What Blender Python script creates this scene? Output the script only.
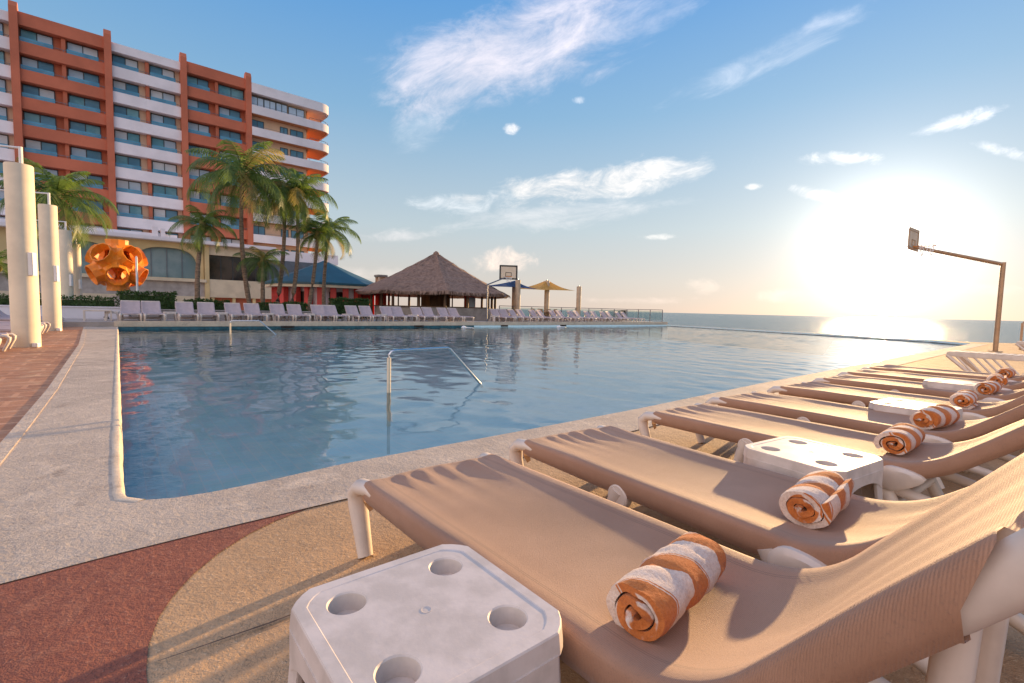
import bpy, bmesh, math, random
from mathutils import Vector, Matrix, noise
R = math.radians
for o in list(bpy.data.objects): bpy.data.objects.remove(o)
sc = bpy.context.scene
COL = sc.collection

# ------------------------------------------------------------------ camera
CH = 1.10; F = 480.0; ROLL = math.atan(.0237); PITCH = math.atan((341.5-308.8)*math.cos(ROLL)/F)
fw = Vector((0, math.cos(PITCH), -math.sin(PITCH))); r0 = Vector((1, 0, 0)); u0 = r0.cross(fw)
rt = math.cos(ROLL)*r0 + math.sin(ROLL)*u0; up = -math.sin(ROLL)*r0 + math.cos(ROLL)*u0
cd = bpy.data.cameras.new('camera'); cam = bpy.data.objects.new('camera', cd); COL.objects.link(cam)
cd.sensor_width = 36; cd.lens = F*36/1024; cd.clip_start = .05; cd.clip_end = 60000
cam.matrix_world = Matrix(((rt.x, up.x, -fw.x, 0), (rt.y, up.y, -fw.y, 0), (rt.z, up.z, -fw.z, CH), (0, 0, 0, 1)))
sc.camera = cam
sc.view_settings.view_transform = 'Standard'; sc.view_settings.look = 'None'
sc.view_settings.exposure = 1.05; sc.view_settings.gamma = 1
sc.render.engine = 'CYCLES'
sc.cycles.use_denoising = True
sc.cycles.max_bounces = 8; sc.cycles.transparent_max_bounces = 12; sc.cycles.sample_clamp_indirect = 6
sc.cycles.caustics_reflective = False; sc.cycles.caustics_refractive = False

# ------------------------------------------------------------------ sun and sky
SUN_AZ = R(37.35); SUN_EL = R(6.2)
sund = Vector((math.sin(SUN_AZ)*math.cos(SUN_EL), math.cos(SUN_AZ)*math.cos(SUN_EL), math.sin(SUN_EL)))
sl = bpy.data.lights.new('sun', 'SUN'); sl.energy = 5.0; sl.angle = R(.8); sl.color = (1, .64, .30)
so = bpy.data.objects.new('sun', sl); COL.objects.link(so)
so.rotation_euler = sund.to_track_quat('Z', 'Y').to_euler()

def pix_dir(u, v):
    return (fw + rt*(u-512)/F - up*(v-341.5)/F).normalized()

class NT:
    def __init__(s, tree): s.t = tree; s.n = tree.nodes; s.l = tree.links
    def new(s, typ, **kw):
        nd = s.n.new(typ)
        for k, v in kw.items(): setattr(nd, k, v)
        return nd
    def put(s, sock, val):
        if hasattr(val, 'is_output') or isinstance(val, bpy.types.NodeSocket): s.l.new(val, sock)
        elif val is not None: sock.default_value = val
    def math(s, op, a, b=None, c=None, clamp=False):
        nd = s.new('ShaderNodeMath', operation=op, use_clamp=clamp)
        s.put(nd.inputs[0], a); s.put(nd.inputs[1], b); s.put(nd.inputs[2], c)
        return nd.outputs[0]
    def vmath(s, op, a, b=None):
        nd = s.new('ShaderNodeVectorMath', operation=op)
        s.put(nd.inputs[0], a)
        if b is not None: s.put(nd.inputs[1], b)
        return nd.outputs['Value'] if op in ('DOT_PRODUCT', 'LENGTH') else nd.outputs[0]
    def mix(s, fac, a, b, blend='MIX'):
        nd = s.new('ShaderNodeMix', data_type='RGBA', blend_type=blend)
        s.put(nd.inputs['Factor'], fac); s.put(nd.inputs['A'] if False else nd.inputs[6], a); s.put(nd.inputs[7], b)
        return nd.outputs[2]
    def noise(s, vec, scale, detail=4, rough=.55, dist=0):
        nd = s.new('ShaderNodeTexNoise'); s.put(nd.inputs['Vector'], vec)
        nd.inputs['Scale'].default_value = scale; nd.inputs['Detail'].default_value = detail
        nd.inputs['Roughness'].default_value = rough; nd.inputs['Distortion'].default_value = dist
        return nd.outputs['Fac']
    def ramp(s, fac, stops, interp='LINEAR'):
        nd = s.new('ShaderNodeValToRGB'); s.put(nd.inputs[0], fac); cr = nd.color_ramp; cr.interpolation = interp
        while len(cr.elements) < len(stops): cr.elements.new(.5)
        for e, (p, c) in zip(cr.elements, stops):
            e.position = p; e.color = (c, c, c, 1) if not hasattr(c, '__len__') else (*c, 1)
        return nd.outputs[0]
    def mrange(s, v, a, b, c=0, d=1, typ='SMOOTHSTEP'):
        nd = s.new('ShaderNodeMapRange', interpolation_type=typ)
        for i, x in enumerate((v, a, b, c, d)): s.put(nd.inputs[i], x)
        return nd.outputs[0]

world = bpy.data.worlds.new('World'); sc.world = world; world.use_nodes = True
W = NT(world.node_tree); W.n.clear()
sky = W.new('ShaderNodeTexSky', sky_type='NISHITA', sun_disc=False, sun_elevation=SUN_EL, sun_rotation=SUN_AZ,
            air_density=1.0, dust_density=.6, ozone_density=1.6, altitude=0)
D = W.new('ShaderNodeTexCoord').outputs['Generated']
D = W.vmath('NORMALIZE', D)
sep = W.new('ShaderNodeSeparateXYZ'); W.put(sep.inputs[0], D); dz = sep.outputs[2]
cosang = W.vmath('DOT_PRODUCT', D, tuple(sund))
ang = W.math('ARCCOSINE', W.math('MINIMUM', cosang, .99999))
# morning air: clear blue overhead, cream towards the horizon, brighter round the sun
SKYK = .10
nish = W.mix(1.0, sky.outputs[0], (SKYK, SKYK, SKYK, 1), 'MULTIPLY')
el = W.math('ABSOLUTE', dz)
air = W.ramp(el, [(0, (.385, .325, .285)), (.06, (.365, .345, .325)), (.16, (.29, .345, .375)), (.36, (.135, .255, .385)), (.55, (.055, .185, .40)), (1, (.035, .13, .33))])
# warm glow added to the sky behind the camera to fill shaded surfaces
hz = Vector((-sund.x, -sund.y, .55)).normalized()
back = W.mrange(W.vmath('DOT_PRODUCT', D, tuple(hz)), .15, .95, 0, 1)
away = W.mrange(ang, R(15), R(100), 1.02, 1.0)
air = W.mix(1.0, air, away, 'MULTIPLY')
base = W.mix(.955, nish, air)
def gl(width, amp, col):
    g = W.math('MULTIPLY', W.math('EXPONENT', W.math('MULTIPLY', W.math('POWER', W.math('DIVIDE', ang, width), 1.15), -1)), amp)
    return W.mix(1.0, g, (*col, 1), 'MULTIPLY')
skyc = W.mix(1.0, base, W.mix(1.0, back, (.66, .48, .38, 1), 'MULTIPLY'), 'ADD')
for wd, am, co in ((R(2.4), 3.2, (1, .93, .80)), (R(7), .16, (1, .93, .82)), (R(22), .08, (1, .95, .92))):
    skyc = W.mix(1.0, skyc, gl(wd, am, co), 'ADD')
# clouds: each one a patch of sky direction filled by streaky noise
def cloud(u, v, hu, hv, tilt, dens, thr, sc1, col=(.60, .56, .56), stretch=3.0, seed=0):
    global skyc
    c = pix_dir(u, v); e1 = (pix_dir(u+10*math.cos(R(tilt)), v-10*math.sin(R(tilt))) - c).normalized(); e1 = (e1-c*e1.dot(c)).normalized(); e2 = c.cross(e1).normalized()
    k = (pix_dir(u+1, v)-c).length
    x = W.vmath('DOT_PRODUCT', D, tuple(e1)); y = W.vmath('DOT_PRODUCT', D, tuple(e2)); zf = W.vmath('DOT_PRODUCT', D, tuple(c))
    cb = W.new('ShaderNodeCombineXYZ'); W.put(cb.inputs[0], x); W.put(cb.inputs[1], W.math('MULTIPLY', y, stretch)); cb.inputs[2].default_value = seed*3.7+.5
    nz = W.noise(cb.outputs[0], sc1, 7, .68, .5)
    px = W.math('DIVIDE', x, hu*k); py = W.math('DIVIDE', y, hv*k)
    wob = W.noise(cb.outputs[0], sc1*.45, 3, .5)
    rr = W.math('SQRT', W.math('ADD', W.math('MULTIPLY', px, px), W.math('MULTIPLY', py, py)))
    rr = W.math('ADD', rr, W.math('MULTIPLY', W.math('SUBTRACT', wob, .5), 1.3))
    m = W.mrange(rr, .15, 1.05, 1, 0)
    d = W.mrange(W.math('ADD', nz, W.math('MULTIPLY', W.math('SUBTRACT', m, 1), .42)), thr+.02, thr+.58)
    d = W.math('MULTIPLY', W.math('MULTIPLY', d, W.math('MULTIPLY', W.mrange(m, 0, .35), dens)), W.math('GREATER_THAN', zf, .2))
    lit = W.math('ADD', W.math('MULTIPLY', nz, .5), .78)
    cc = W.mix(1.0, (*col, 1), lit, 'MULTIPLY')
    cc = W.mix(1.0, cc, gl(R(24), .35, (1, .88, .72)), 'ADD')
    skyc = W.mix(d, skyc, cc)
cloud(530, 50, 215, 66, 20, .85, .17, 6, (.50, .47, .52), 2.6, 1)
cloud(445, 76, 120, 55, 24, .75, .19, 8, (.54, .50, .54), 2.2, 2)
cloud(660, 8, 130, 32, 24, .45, .26, 8, (.46, .46, .54), 2.6, 12)
cloud(600, 180, 200, 25, 7, .95, .16, 12, (.62, .58, .55), 2.2, 3)
cloud(470, 202, 110, 20, 4, .7, .27, 16, (.52, .54, .56), 2.2, 4)
cloud(513, 129, 12, 7, 0, .95, .12, 30, (.62, .6, .6), 1.3, 5)
cloud(578, 100, 12, 6, 0, .6, .14, 30, (.55, .57, .62), 1.3, 6)
cloud(753, 187, 16, 6, 5, .9, .14, 26, (.6, .58, .56), 1.5, 7)
cloud(655, 237, 30, 5, 0, .7, .2, 22, (.6, .58, .56), 2.2, 8)
cloud(842, 158, 62, 14, 0, 1.0, .16, 18, (.66, .64, .62), 1.8, 9)
cloud(826, 197, 68, 13, -14, .85, .2, 16, (.62, .6, .6), 1.8, 10)
cloud(955, 122, 72, 17, 16, .95, .18, 16, (.62, .62, .66), 1.8, 11)
cloud(1005, 152, 62, 13, -14, .95, .2, 16, (.62, .62, .66), 1.8, 13)
cloud(505, 262, 38, 20, 5, .75, .14, 24, (.66, .53, .45), 1.1, 14)
cloud(790, 297, 46, 13, 0, .6, .14, 24, (.52, .40, .33), 1.4, 15)
cloud(705, 288, 30, 16, 0, .45, .2, 24, (.60, .48, .40), 1.3, 16)
cloud(395, 236, 90, 13, 3, .6, .2, 13, (.52, .50, .50), 2.4, 17)
cloud(350, 275, 130, 12, 0, .45, .22, 13, (.52, .47, .44), 2.4, 18)
cloud(830, 20, 120, 22, 22, .35, .3, 9, (.46, .48, .56), 2.6, 19)
cloud(640, 300, 90, 6, 0, .35, .2, 20, (.56, .44, .38), 3, 20)
cloud(560, 215, 150, 16, 5, .45, .16, 9, (.56, .54, .54), 3.2, 22)
cloud(760, 60, 150, 26, 24, .35, .18, 8, (.52, .54, .60), 3.0, 23)
cloud(420, 130, 60, 24, 10, .3, .18, 9, (.52, .54, .58), 2.6, 24)
cloud(985, 290, 60, 14, 0, .3, .2, 20, (.60, .47, .42), 2, 21)
bg = W.new('ShaderNodeBackground'); W.put(bg.inputs[0], skyc); bg.inputs[1].default_value = .87
W.l.new(bg.outputs[0], W.new('ShaderNodeOutputWorld').inputs[0])

# ------------------------------------------------------------------ helpers
def tag(o, label=None, cat=None, group=None, kind=None):
    if label: o['label'] = label
    if cat: o['category'] = cat
    if group: o['group'] = group
    if kind: o['kind'] = kind
    return o
def empty(name, loc=(0, 0, 0), rz=0, label=None, cat=None, group=None):
    o = bpy.data.objects.new(name, None); COL.objects.link(o); o.location = loc; o.rotation_euler = (0, 0, rz); o.empty_display_size = .2
    return tag(o, label, cat, group)
def kids(o): return [c for c in bpy.data.objects if c.parent == o]
def copy_tree(o, parent=None, memo=None):
    c = o.copy(); COL.objects.link(c); c.parent = parent
    for ch in kids(o): copy_tree(ch, c)
    return c
def shared_copy(proto, loc, rz, label, group=None):
    c = copy_tree(proto); c.location = loc; c.rotation_euler = (0, 0, rz); c['label'] = label
    if group: c['group'] = group
    return c

class MB:
    def __init__(s): s.v = []; s.f = []; s.m = []
    def face(s, idx, m=0): s.f.append(idx); s.m.append(m)
    def box(s, c, d, rz=0, m=0, tz=0, M=None):
        b = len(s.v); cx, cy, cz = c; hx, hy, hz = d[0]/2, d[1]/2, d[2]/2
        for z in (-hz, hz):
            for y in (-hy, hy):
                for x in (-hx, hx):
                    p = Vector((x, y, z))
                    if M is not None: p = M @ p
                    if rz: p = Vector((p.x*math.cos(rz)-p.y*math.sin(rz), p.x*math.sin(rz)+p.y*math.cos(rz), p.z))
                    s.v.append((p.x+cx, p.y+cy, p.z+cz))
        for q in ((0, 2, 3, 1), (4, 5, 7, 6), (0, 1, 5, 4), (2, 6, 7, 3), (0, 4, 6, 2), (1, 3, 7, 5)):
            s.face([b+i for i in q], m)
    def b2(s, x0, x1, y0, y1, z0, z1, m=0): s.box(((x0+x1)/2, (y0+y1)/2, (z0+z1)/2), (x1-x0, y1-y0, z1-z0), m=m)
    def tube(s, pts, rad, n=10, sx=1, caps=True, m=0, upv=(0, 0, 1)):
        pts = [Vector(p) for p in pts]; N = len(pts)
        if not hasattr(rad, '__len__'): rad = [rad]*N
        b = len(s.v); U = Vector(upv)
        for i, p in enumerate(pts):
            t = (pts[min(i+1, N-1)]-pts[max(i-1, 0)]).normalized()
            a = t.cross(U)
            if a.length < .15: a = t.cross(Vector((1, 0, 0))) if abs(t.x) < .9 else t.cross(Vector((0, 1, 0)))
            a.normalize(); c = a.cross(t).normalized()
            for k in range(n):
                q = 2*math.pi*k/n
                s.v.append(tuple(p + a*math.cos(q)*rad[i]*sx + c*math.sin(q)*rad[i]))
        for i in range(N-1):
            for k in range(n):
                k2 = (k+1) % n
                s.face([b+i*n+k, b+i*n+k2, b+(i+1)*n+k2, b+(i+1)*n+k], m)
        if caps:
            s.face([b+k for k in range(n)][::-1], m); s.face([b+(N-1)*n+k for k in range(n)], m)
    def lathe(s, prof, c=(0, 0, 0), n=24, m=0):
        b = len(s.v)
        for r_, z in prof:
            for k in range(n):
                q = 2*math.pi*k/n; s.v.append((c[0]+r_*math.cos(q), c[1]+r_*math.sin(q), c[2]+z))
        for i in range(len(prof)-1):
            for k in range(n):
                k2 = (k+1) % n; s.face([b+i*n+k, b+i*n+k2, b+(i+1)*n+k2, b+(i+1)*n+k], m)
        s.face([b+(len(prof)-1)*n+k for k in range(n)], m); s.face([b+k for k in range(n)][::-1], m)
    def prism(s, poly, z0, z1, m=0):
        b = len(s.v); n = len(poly)
        for p in poly: s.v.append((p[0], p[1], z0))
        for p in poly: s.v.append((p[0], p[1], z1))
        s.face([b+i for i in range(n)][::-1], m); s.face([b+n+i for i in range(n)], m)
        for i in range(n):
            j = (i+1) % n; s.face([b+i, b+j, b+n+j, b+n+i], m)
    def xprism(s, poly, y0, y1, m=0):   # polygon in x-z, thickness along y
        b = len(s.v); n = len(poly)
        for p in poly: s.v.append((p[0], y0, p[1]))
        for p in poly: s.v.append((p[0], y1, p[1]))
        s.face([b+i for i in range(n)], m); s.face([b+n+i for i in range(n)][::-1], m)
        for i in range(n):
            j = (i+1) % n; s.face([b+i, b+n+i, b+n+j, b+j], m)
    def build(s, name, mats, parent=None, smooth=False, bevel=0, auto=None, loc=None, rz=None):
        me = bpy.data.meshes.new(name); me.from_pydata([tuple(p) for p in s.v], [], s.f)
        for mt in (mats if isinstance(mats, (list, tuple)) else [mats]): me.materials.append(mt)
        me.polygons.foreach_set('material_index', s.m)
        bm = bmesh.new(); bm.from_mesh(me); bmesh.ops.recalc_face_normals(bm, faces=bm.faces)
        if bevel: bmesh.ops.bevel(bm, geom=[e for e in bm.edges if len(e.link_faces) == 2 and e.calc_face_angle(0) > .6], offset=bevel, segments=2, affect='EDGES', clamp_overlap=True)
        bm.to_mesh(me); bm.free()
        if smooth:
            me.polygons.foreach_set('use_smooth', [True]*len(me.polygons))
            me.set_sharp_from_angle(angle=R(auto or 40))
        o = bpy.data.objects.new(name, me); COL.objects.link(o); o.parent = parent
        if loc is not None: o.location = loc
        if rz is not None: o.rotation_euler = (0, 0, rz)
        return o
def fill(loops, z, name, mat):            # flat sheet with holes
    bm = bmesh.new(); es = []
    for lp in loops:
        vs = [bm.verts.new((p[0], p[1], z)) for p in lp]
        es += [bm.edges.new((vs[i], vs[(i+1) % len(vs)])) for i in range(len(vs))]
    bmesh.ops.triangle_fill(bm, use_beauty=True, edges=es)
    for f in bm.faces:
        if f.normal.z < 0: f.normal_flip()
    me = bpy.data.meshes.new(name); bm.to_mesh(me); bm.free(); me.materials.append(mat)
    o = bpy.data.objects.new(name, me); COL.objects.link(o); o['kind'] = 'structure'
    return o
def structure(o): o['kind'] = 'structure'; return o

# ------------------------------------------------------------------ materials
def mat(name, col, rough=.6, var=.12, vs=3, bump=0, bs=60, metal=0, spec=.5, col2=None, stops=(.35, .65), bd=.01, sub=0, stretch=None, coat=0, vdet=5, trans=0):
    m = bpy.data.materials.new(name); m.use_nodes = True; T = NT(m.node_tree)
    P = T.n['Principled BSDF']; co = T.new('ShaderNodeTexCoord').outputs['Object']
    if stretch:
        mp = T.new('ShaderNodeMapping'); T.put(mp.inputs[0], co); mp.inputs['Scale'].default_value = stretch; co = mp.outputs[0]
    nz = T.noise(co, vs, vdet, .6)
    c2 = col2 or tuple(min(1, c*(1-var*2)) for c in col)
    c1 = col if col2 else tuple(min(1, c*(1+var)) for c in col)
    T.put(P.inputs['Base Color'], T.mix(T.mrange(nz, stops[0], stops[1]), (*c1, 1), (*c2, 1)))
    P.inputs['Roughness'].default_value = rough; P.inputs['Metallic'].default_value = metal
    P.inputs['Specular IOR Level'].default_value = spec; P.inputs['Coat Weight'].default_value = coat
    if bump:
        b = T.new('ShaderNodeBump'); b.inputs['Strength'].default_value = bump; b.inputs['Distance'].default_value = bd
        T.put(b.inputs['Height'], T.noise(co, bs, 3, .6)); T.l.new(b.outputs[0], P.inputs['Normal'])
    if trans:
        tr = T.new('ShaderNodeBsdfTranslucent'); tr.inputs[0].default_value = (*[min(1, c*1.6) for c in col], 1)
        mx = T.new('ShaderNodeMixShader'); mx.inputs[0].default_value = trans
        T.l.new(P.outputs[0], mx.inputs[1]); T.l.new(tr.outputs[0], mx.inputs[2]); T.l.new(mx.outputs[0], T.n['Material Output'].inputs[0])
    return m
M = {}
M['plastic'] = mat('white_plastic', (.66, .56, .47), .42, .05, 6, .12, 40, bd=.002)
M['table_plastic'] = mat('table_plastic', (.67, .585, .52), .55, .07, 9, .25, 70, col2=(.54, .47, .41), bd=.0015, spec=.35)
M['cream'] = mat('cream_render', (.66, .54, .37), .8, .06, .9, .15, 30)
M['column'] = mat('column_paint', (.74, .62, .44), .7, .05, 1.2, .2, 18, bd=.006)
M['orange_wall'] = mat('orange_render', (.54, .155, .08), .85, .07, .25, .1, 8)
M['soft_orange'] = mat('soft_orange_render', (.60, .27, .13), .85, .07, .25)
M['white_wall'] = mat('white_render', (.80, .74, .74), .8, .05, .35, .1, 8)
M['peach_wall'] = mat('peach_render', (.74, .52, .36), .8, .05, .4)
M['rail'] = mat('grey_rail_metal', (.20, .20, .22), .4, .05, metal=.6)
M['frame'] = mat('dark_window_frame', (.05, .055, .06), .4, .05)
M['steel'] = mat('stainless_steel', (.62, .60, .58), .18, .04, metal=1)
M['wood'] = mat('dark_wood', (.13, .07, .035), .7, .2, 4, .3, 20, stretch=(1, 1, .2))
M['stone'] = mat('stone_wall', (.36, .31, .27), .85, .12, 1.5, .4, 14)
M['leaf'] = mat('palm_leaf', (.12, .185, .035), .5, .25, 3, trans=.38, col2=(.05, .095, .02))
M['leaf_dry'] = mat('dry_palm_leaf', (.30, .24, .07), .6, .2, 3, trans=.38, col2=(.13, .14, .03))
M['bush'] = mat('hedge_leaf', (.06, .12, .025), .55, .25, 6, trans=.2, col2=(.035, .07, .015))
M['trunk'] = mat('palm_trunk', (.24, .16, .10), .9, .2, 5, .6, 16, stretch=(1, 1, 3), bd=.02)
M['red'] = mat('red_paint', (.58, .06, .045), .6, .08, 1)
M['teal'] = mat('teal_metal_roof', (.012, .075, .10), .5, .1, .6)
M['orange_paint'] = mat('orange_paint', (.85, .27, .02), .45, .08, 2)
M['blue_sail'] = mat('blue_sail', (.05, .10, .22), .8, .1, 2, trans=.3)
M['yellow_sail'] = mat('yellow_sail', (.72, .42, .12), .8, .1, 2, trans=.4)
M['dark'] = mat('dark_interior', (.03, .026, .024), .8, .2, 1)
M['concrete'] = mat('concrete', (.42, .37, .33), .85, .1, 1.2, .4, 24)
M['black'] = mat('black_rubber', (.03, .03, .03), .6)
M['hoopmetal'] = mat('brown_painted_steel', (.44, .27, .15), .4, .08, metal=.3)
M['board'] = mat('backboard', (.55, .50, .42), .5, .05, trans=.3)
M['bird'] = mat('bird_feathers', (.02, .018, .022), .5, .2, 20)

def glassy(name, c1, c2, vs=.35, rough=.12, spec=.45):
    m = mat(name, c1, rough, 0, vs, col2=c2, spec=spec, stops=(.4, .6)); return m
M['pane'] = glassy('window_glass', (.07, .21, .32), (.12, .28, .40), .25)
M['pane_curtain'] = glassy('curtained_glass', (.52, .62, .72), (.40, .52, .64), .3, .2)
M['pane_white'] = glassy('white_curtain_glass', (.72, .74, .76), (.6, .64, .68), .4, .3)
M['pane_blue'] = glassy('blue_glass', (.10, .30, .38), (.20, .42, .48), .5)
M['balcony_glass'] = glassy('balcony_glass', (.06, .22, .33), (.10, .30, .42), .5)
M['arch_glass'] = glassy('restaurant_glass', (.16, .24, .25), (.26, .33, .33), .25, .1)
M['dark_glass'] = glassy('dark_glass', (.012, .010, .010), (.05, .03, .02), .6, .1)

# sling fabric: fine weave
def sling_mat():
    m = bpy.data.materials.new('sling_fabric'); m.use_nodes = True; T = NT(m.node_tree); P = T.n['Principled BSDF']
    co = T.new('ShaderNodeTexCoord').outputs['Object']
    nz = T.noise(co, 2.2, 4, .6); fine = T.noise(co, 190, 3, .8)
    c = T.mix(T.mrange(nz, .3, .7), (.46, .26, .165, 1), (.37, .20, .12, 1))
    c = T.mix(T.math('MULTIPLY', T.mrange(fine, .52, .72), .38), c, (.16, .11, .09, 1))
    geo = T.noise(co, 9, 5, .7)
    c = T.mix(T.math('MULTIPLY', T.mrange(geo, .62, .8), .25), c, (.27, .20, .17, 1))
    sx_ = T.new('ShaderNodeSeparateXYZ'); T.put(sx_.inputs[0], co)
    ax = T.math('ABSOLUTE', sx_.outputs[0])
    for off in (.268, .276):        # stitched pocket seam along both edges
        ln = T.mrange(T.math('ABSOLUTE', T.math('SUBTRACT', ax, off)), .0008, .0022, 1, 0)
        c = T.mix(T.math('MULTIPLY', ln, .55), c, (.13, .08, .055, 1))
    T.put(P.inputs['Base Color'], c); P.inputs['Roughness'].default_value = .72; P.inputs['Sheen Weight'].default_value = .25
    P.inputs['Sheen Roughness'].default_value = .4
    w1 = T.new('ShaderNodeTexWave', wave_type='BANDS', bands_direction='Y'); w1.inputs['Scale'].default_value = 75; T.put(w1.inputs['Vector'], co)
    w2 = T.new('ShaderNodeTexWave', wave_type='BANDS', bands_direction='X'); w2.inputs['Scale'].default_value = 110; T.put(w2.inputs['Vector'], co)
    hh = T.math('ADD', T.math('ADD', w1.outputs['Fac'], T.math('MULTIPLY', w2.outputs['Fac'], .4)), T.math('MULTIPLY', fine, 2.2))
    b = T.new('ShaderNodeBump'); b.inputs['Strength'].default_value = .55; b.inputs['Distance'].default_value = .0012
    T.put(b.inputs['Height'], hh); T.l.new(b.outputs[0], P.inputs['Normal'])
    tr = T.new('ShaderNodeBsdfTranslucent'); tr.inputs[0].default_value = (.62, .42, .26, 1)
    mx = T.new('ShaderNodeMixShader'); mx.inputs[0].default_value = .16
    T.l.new(P.outputs[0], mx.inputs[1]); T.l.new(tr.outputs[0], mx.inputs[2]); T.l.new(mx.outputs[0], T.n['Material Output'].inputs[0])
    return m
M['sling'] = sling_mat()
M['sling_far'] = mat('faded_sling', (.50, .41, .41), .8, .06, 3, trans=.15)

def towel_mat():
    m = bpy.data.materials.new('striped_towelling'); m.use_nodes = True; T = NT(m.node_tree); P = T.n['Principled BSDF']
    co = T.new('ShaderNodeTexCoord').outputs['Object']; sp = T.new('ShaderNodeSeparateXYZ'); T.put(sp.inputs[0], co)
    rnd = T.new('ShaderNodeObjectInfo').outputs['Random']
    wob = T.math('MULTIPLY', T.math('SUBTRACT', T.noise(co, 9, 2, .5), .5), .035)
    c = T.math('ADD', T.math('ADD', sp.outputs[0], T.math('MULTIPLY', sp.outputs[1], .55)), T.math('MULTIPLY', sp.outputs[2], -.45))
    c = T.math('ADD', T.math('ADD', c, wob), T.math('ADD', 1.07, T.math('MULTIPLY', rnd, .05)))
    fr = T.math('FRACT', T.math('DIVIDE', c, .175))
    OR = (.56, .185, .05); WH = (.72, .60, .51)
    st = T.ramp(fr, [(0, WH), (.47, OR), (.90, WH), (.925, OR), (.95, WH)], 'CONSTANT')
    rad = T.math('SQRT', T.math('ADD', T.math('MULTIPLY', sp.outputs[1], sp.outputs[1]), T.math('POWER', T.math('SUBTRACT', sp.outputs[2], .070), 2)))
    inn = T.mix(T.mrange(T.noise(co, 17, 2, .5), .50, .56), (*OR, 1), (*WH, 1))
    st = T.mix(T.mrange(rad, .050, .054, 1, 0), st, inn)
    fz = T.noise(co, 130, 4, .75)
    st = T.mix(T.math('MULTIPLY', T.mrange(fz, .35, .6, 1, 0), .38), st, T.mix(1.0, st, (.55, .42, .34, 1), 'MULTIPLY'))
    T.put(P.inputs['Base Color'], st); P.inputs['Roughness'].default_value = .95; P.inputs['Sheen Weight'].default_value = .12; P.inputs['Specular IOR Level'].default_value = .1
    b = T.new('ShaderNodeBump'); b.inputs['Strength'].default_value = .9; b.inputs['Distance'].default_value = .004
    T.put(b.inputs['Height'], T.math('ADD', fz, T.math('MULTIPLY', T.noise(co, 26, 3, .6), 1.4))); T.l.new(b.outputs[0], P.inputs['Normal'])
    return m
M['towel'] = towel_mat()

def ground_mat(name, c1, c2, c3, grain=190, big=1.3, bump=.6, speck=(.75, .7, .62), speckamt=.25, bd=.004, wet=0, rough=.85):
    m = bpy.data.materials.new(name); m.use_nodes = True; T = NT(m.node_tree); P = T.n['Principled BSDF']
    co = T.new('ShaderNodeTexCoord').outputs['Object']
    g = T.noise(co, grain, 3, .8); b1 = T.noise(co, big, 6, .65); b2 = T.noise(co, big*5, 5, .7, .6)
    c = T.mix(T.mrange(b1, .32, .68), (*c1, 1), (*c2, 1))
    c = T.mix(T.math('MULTIPLY', T.mrange(b2, .48, .72), .55), c, (*c3, 1))
    c = T.mix(T.math('MULTIPLY', T.mrange(g, .56, .72), speckamt), c, (*speck, 1))
    c = T.mix(T.math('MULTIPLY', T.mrange(g, .44, .3), .45), c, tuple([x*.35 for x in c2])+(1,))
    b3 = T.noise(co, 2.3, 7, .72, .3)
    c = T.mix(T.mrange(b3, .56, .72), c, T.mix(1.0, c, (.62, .60, .60, 1), 'MULTIPLY'))
    c = T.mix(T.mrange(T.noise(co, .8, 7, .7), .56, .7), c, T.mix(1.0, c, (1.22, 1.18, 1.1, 1), 'MULTIPLY'))
    T.put(P.inputs['Base Color'], c)
    T.put(P.inputs['Roughness'], T.mrange(b2, .3, .75, rough, rough-wet))
    b = T.new('ShaderNodeBump'); b.inputs['Strength'].default_value = bump; b.inputs['Distance'].default_value = bd
    T.put(b.inputs['Height'], T.math('ADD', g, T.math('MULTIPLY', T.noise(co, grain*.22, 4, .7), 1.2))); T.l.new(b.outputs[0], P.inputs['Normal'])
    return m
M['pebble'] = ground_mat('pebble_deck', (.53, .335, .18), (.42, .26, .135), (.33, .205, .11), 48, 1.1, 1, (.74, .54, .34), .75, .012)
M['redpave'] = ground_mat('red_deck', (.28, .086, .048), (.20, .062, .038), (.36, .15, .085), 48, 1.4, 1, (.50, .25, .16), .5, .012)
M['apron'] = ground_mat('pool_apron', (.52, .42, .32), (.39, .315, .245), (.70, .57, .43), 42, .9, 1, (.74, .61, .46), .42, .008)
M['coping'] = ground_mat('pool_coping', (.50, .43, .36), (.42, .36, .30), (.58, .50, .42), 120, 1.6, .9, (.8, .72, .6), .5)
M['lip'] = ground_mat('pale_pool_lip', (.66, .53, .38), (.54, .43, .31), (.72, .61, .46), 50, 2, 1, (.85, .8, .7), .3)

M['kerb'] = ground_mat('worn_kerb', (.56, .45, .34), (.44, .34, .26), (.66, .55, .42), 30, 3, 1, (.8, .7, .55), .5, .01)
def left_pave():
    m = ground_mat('stamped_paving', (.54, .25, .12), (.38, .165, .08), (.66, .40, .22), 60, .7, .5, (.5, .32, .22), .3, wet=.45, rough=.8)
    T = NT(m.node_tree); P = T.n['Principled BSDF']; src = P.inputs['Base Color'].links[0].from_socket
    co = T.new('ShaderNodeTexCoord').outputs['Object']; mp = T.new('ShaderNodeMapping'); T.put(mp.inputs[0], co); mp.inputs['Rotation'].default_value = (0, 0, R(-39.2))
    br = T.new('ShaderNodeTexBrick'); T.put(br.inputs['Vector'], mp.outputs[0]); br.inputs['Scale'].default_value = .8; br.inputs['Mortar Size'].default_value = .02
    br.inputs['Color1'].default_value = (1, 1, 1, 1); br.inputs['Color2'].default_value = (.78, .74, .72, 1); br.inputs['Mortar'].default_value = (1.2, 1.28, 1.35, 1)
    T.put(P.inputs['Base Color'], T.mix(1.0, src, br.outputs[0], 'MULTIPLY'))
    return m
M['leftpave'] = left_pave()

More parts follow.
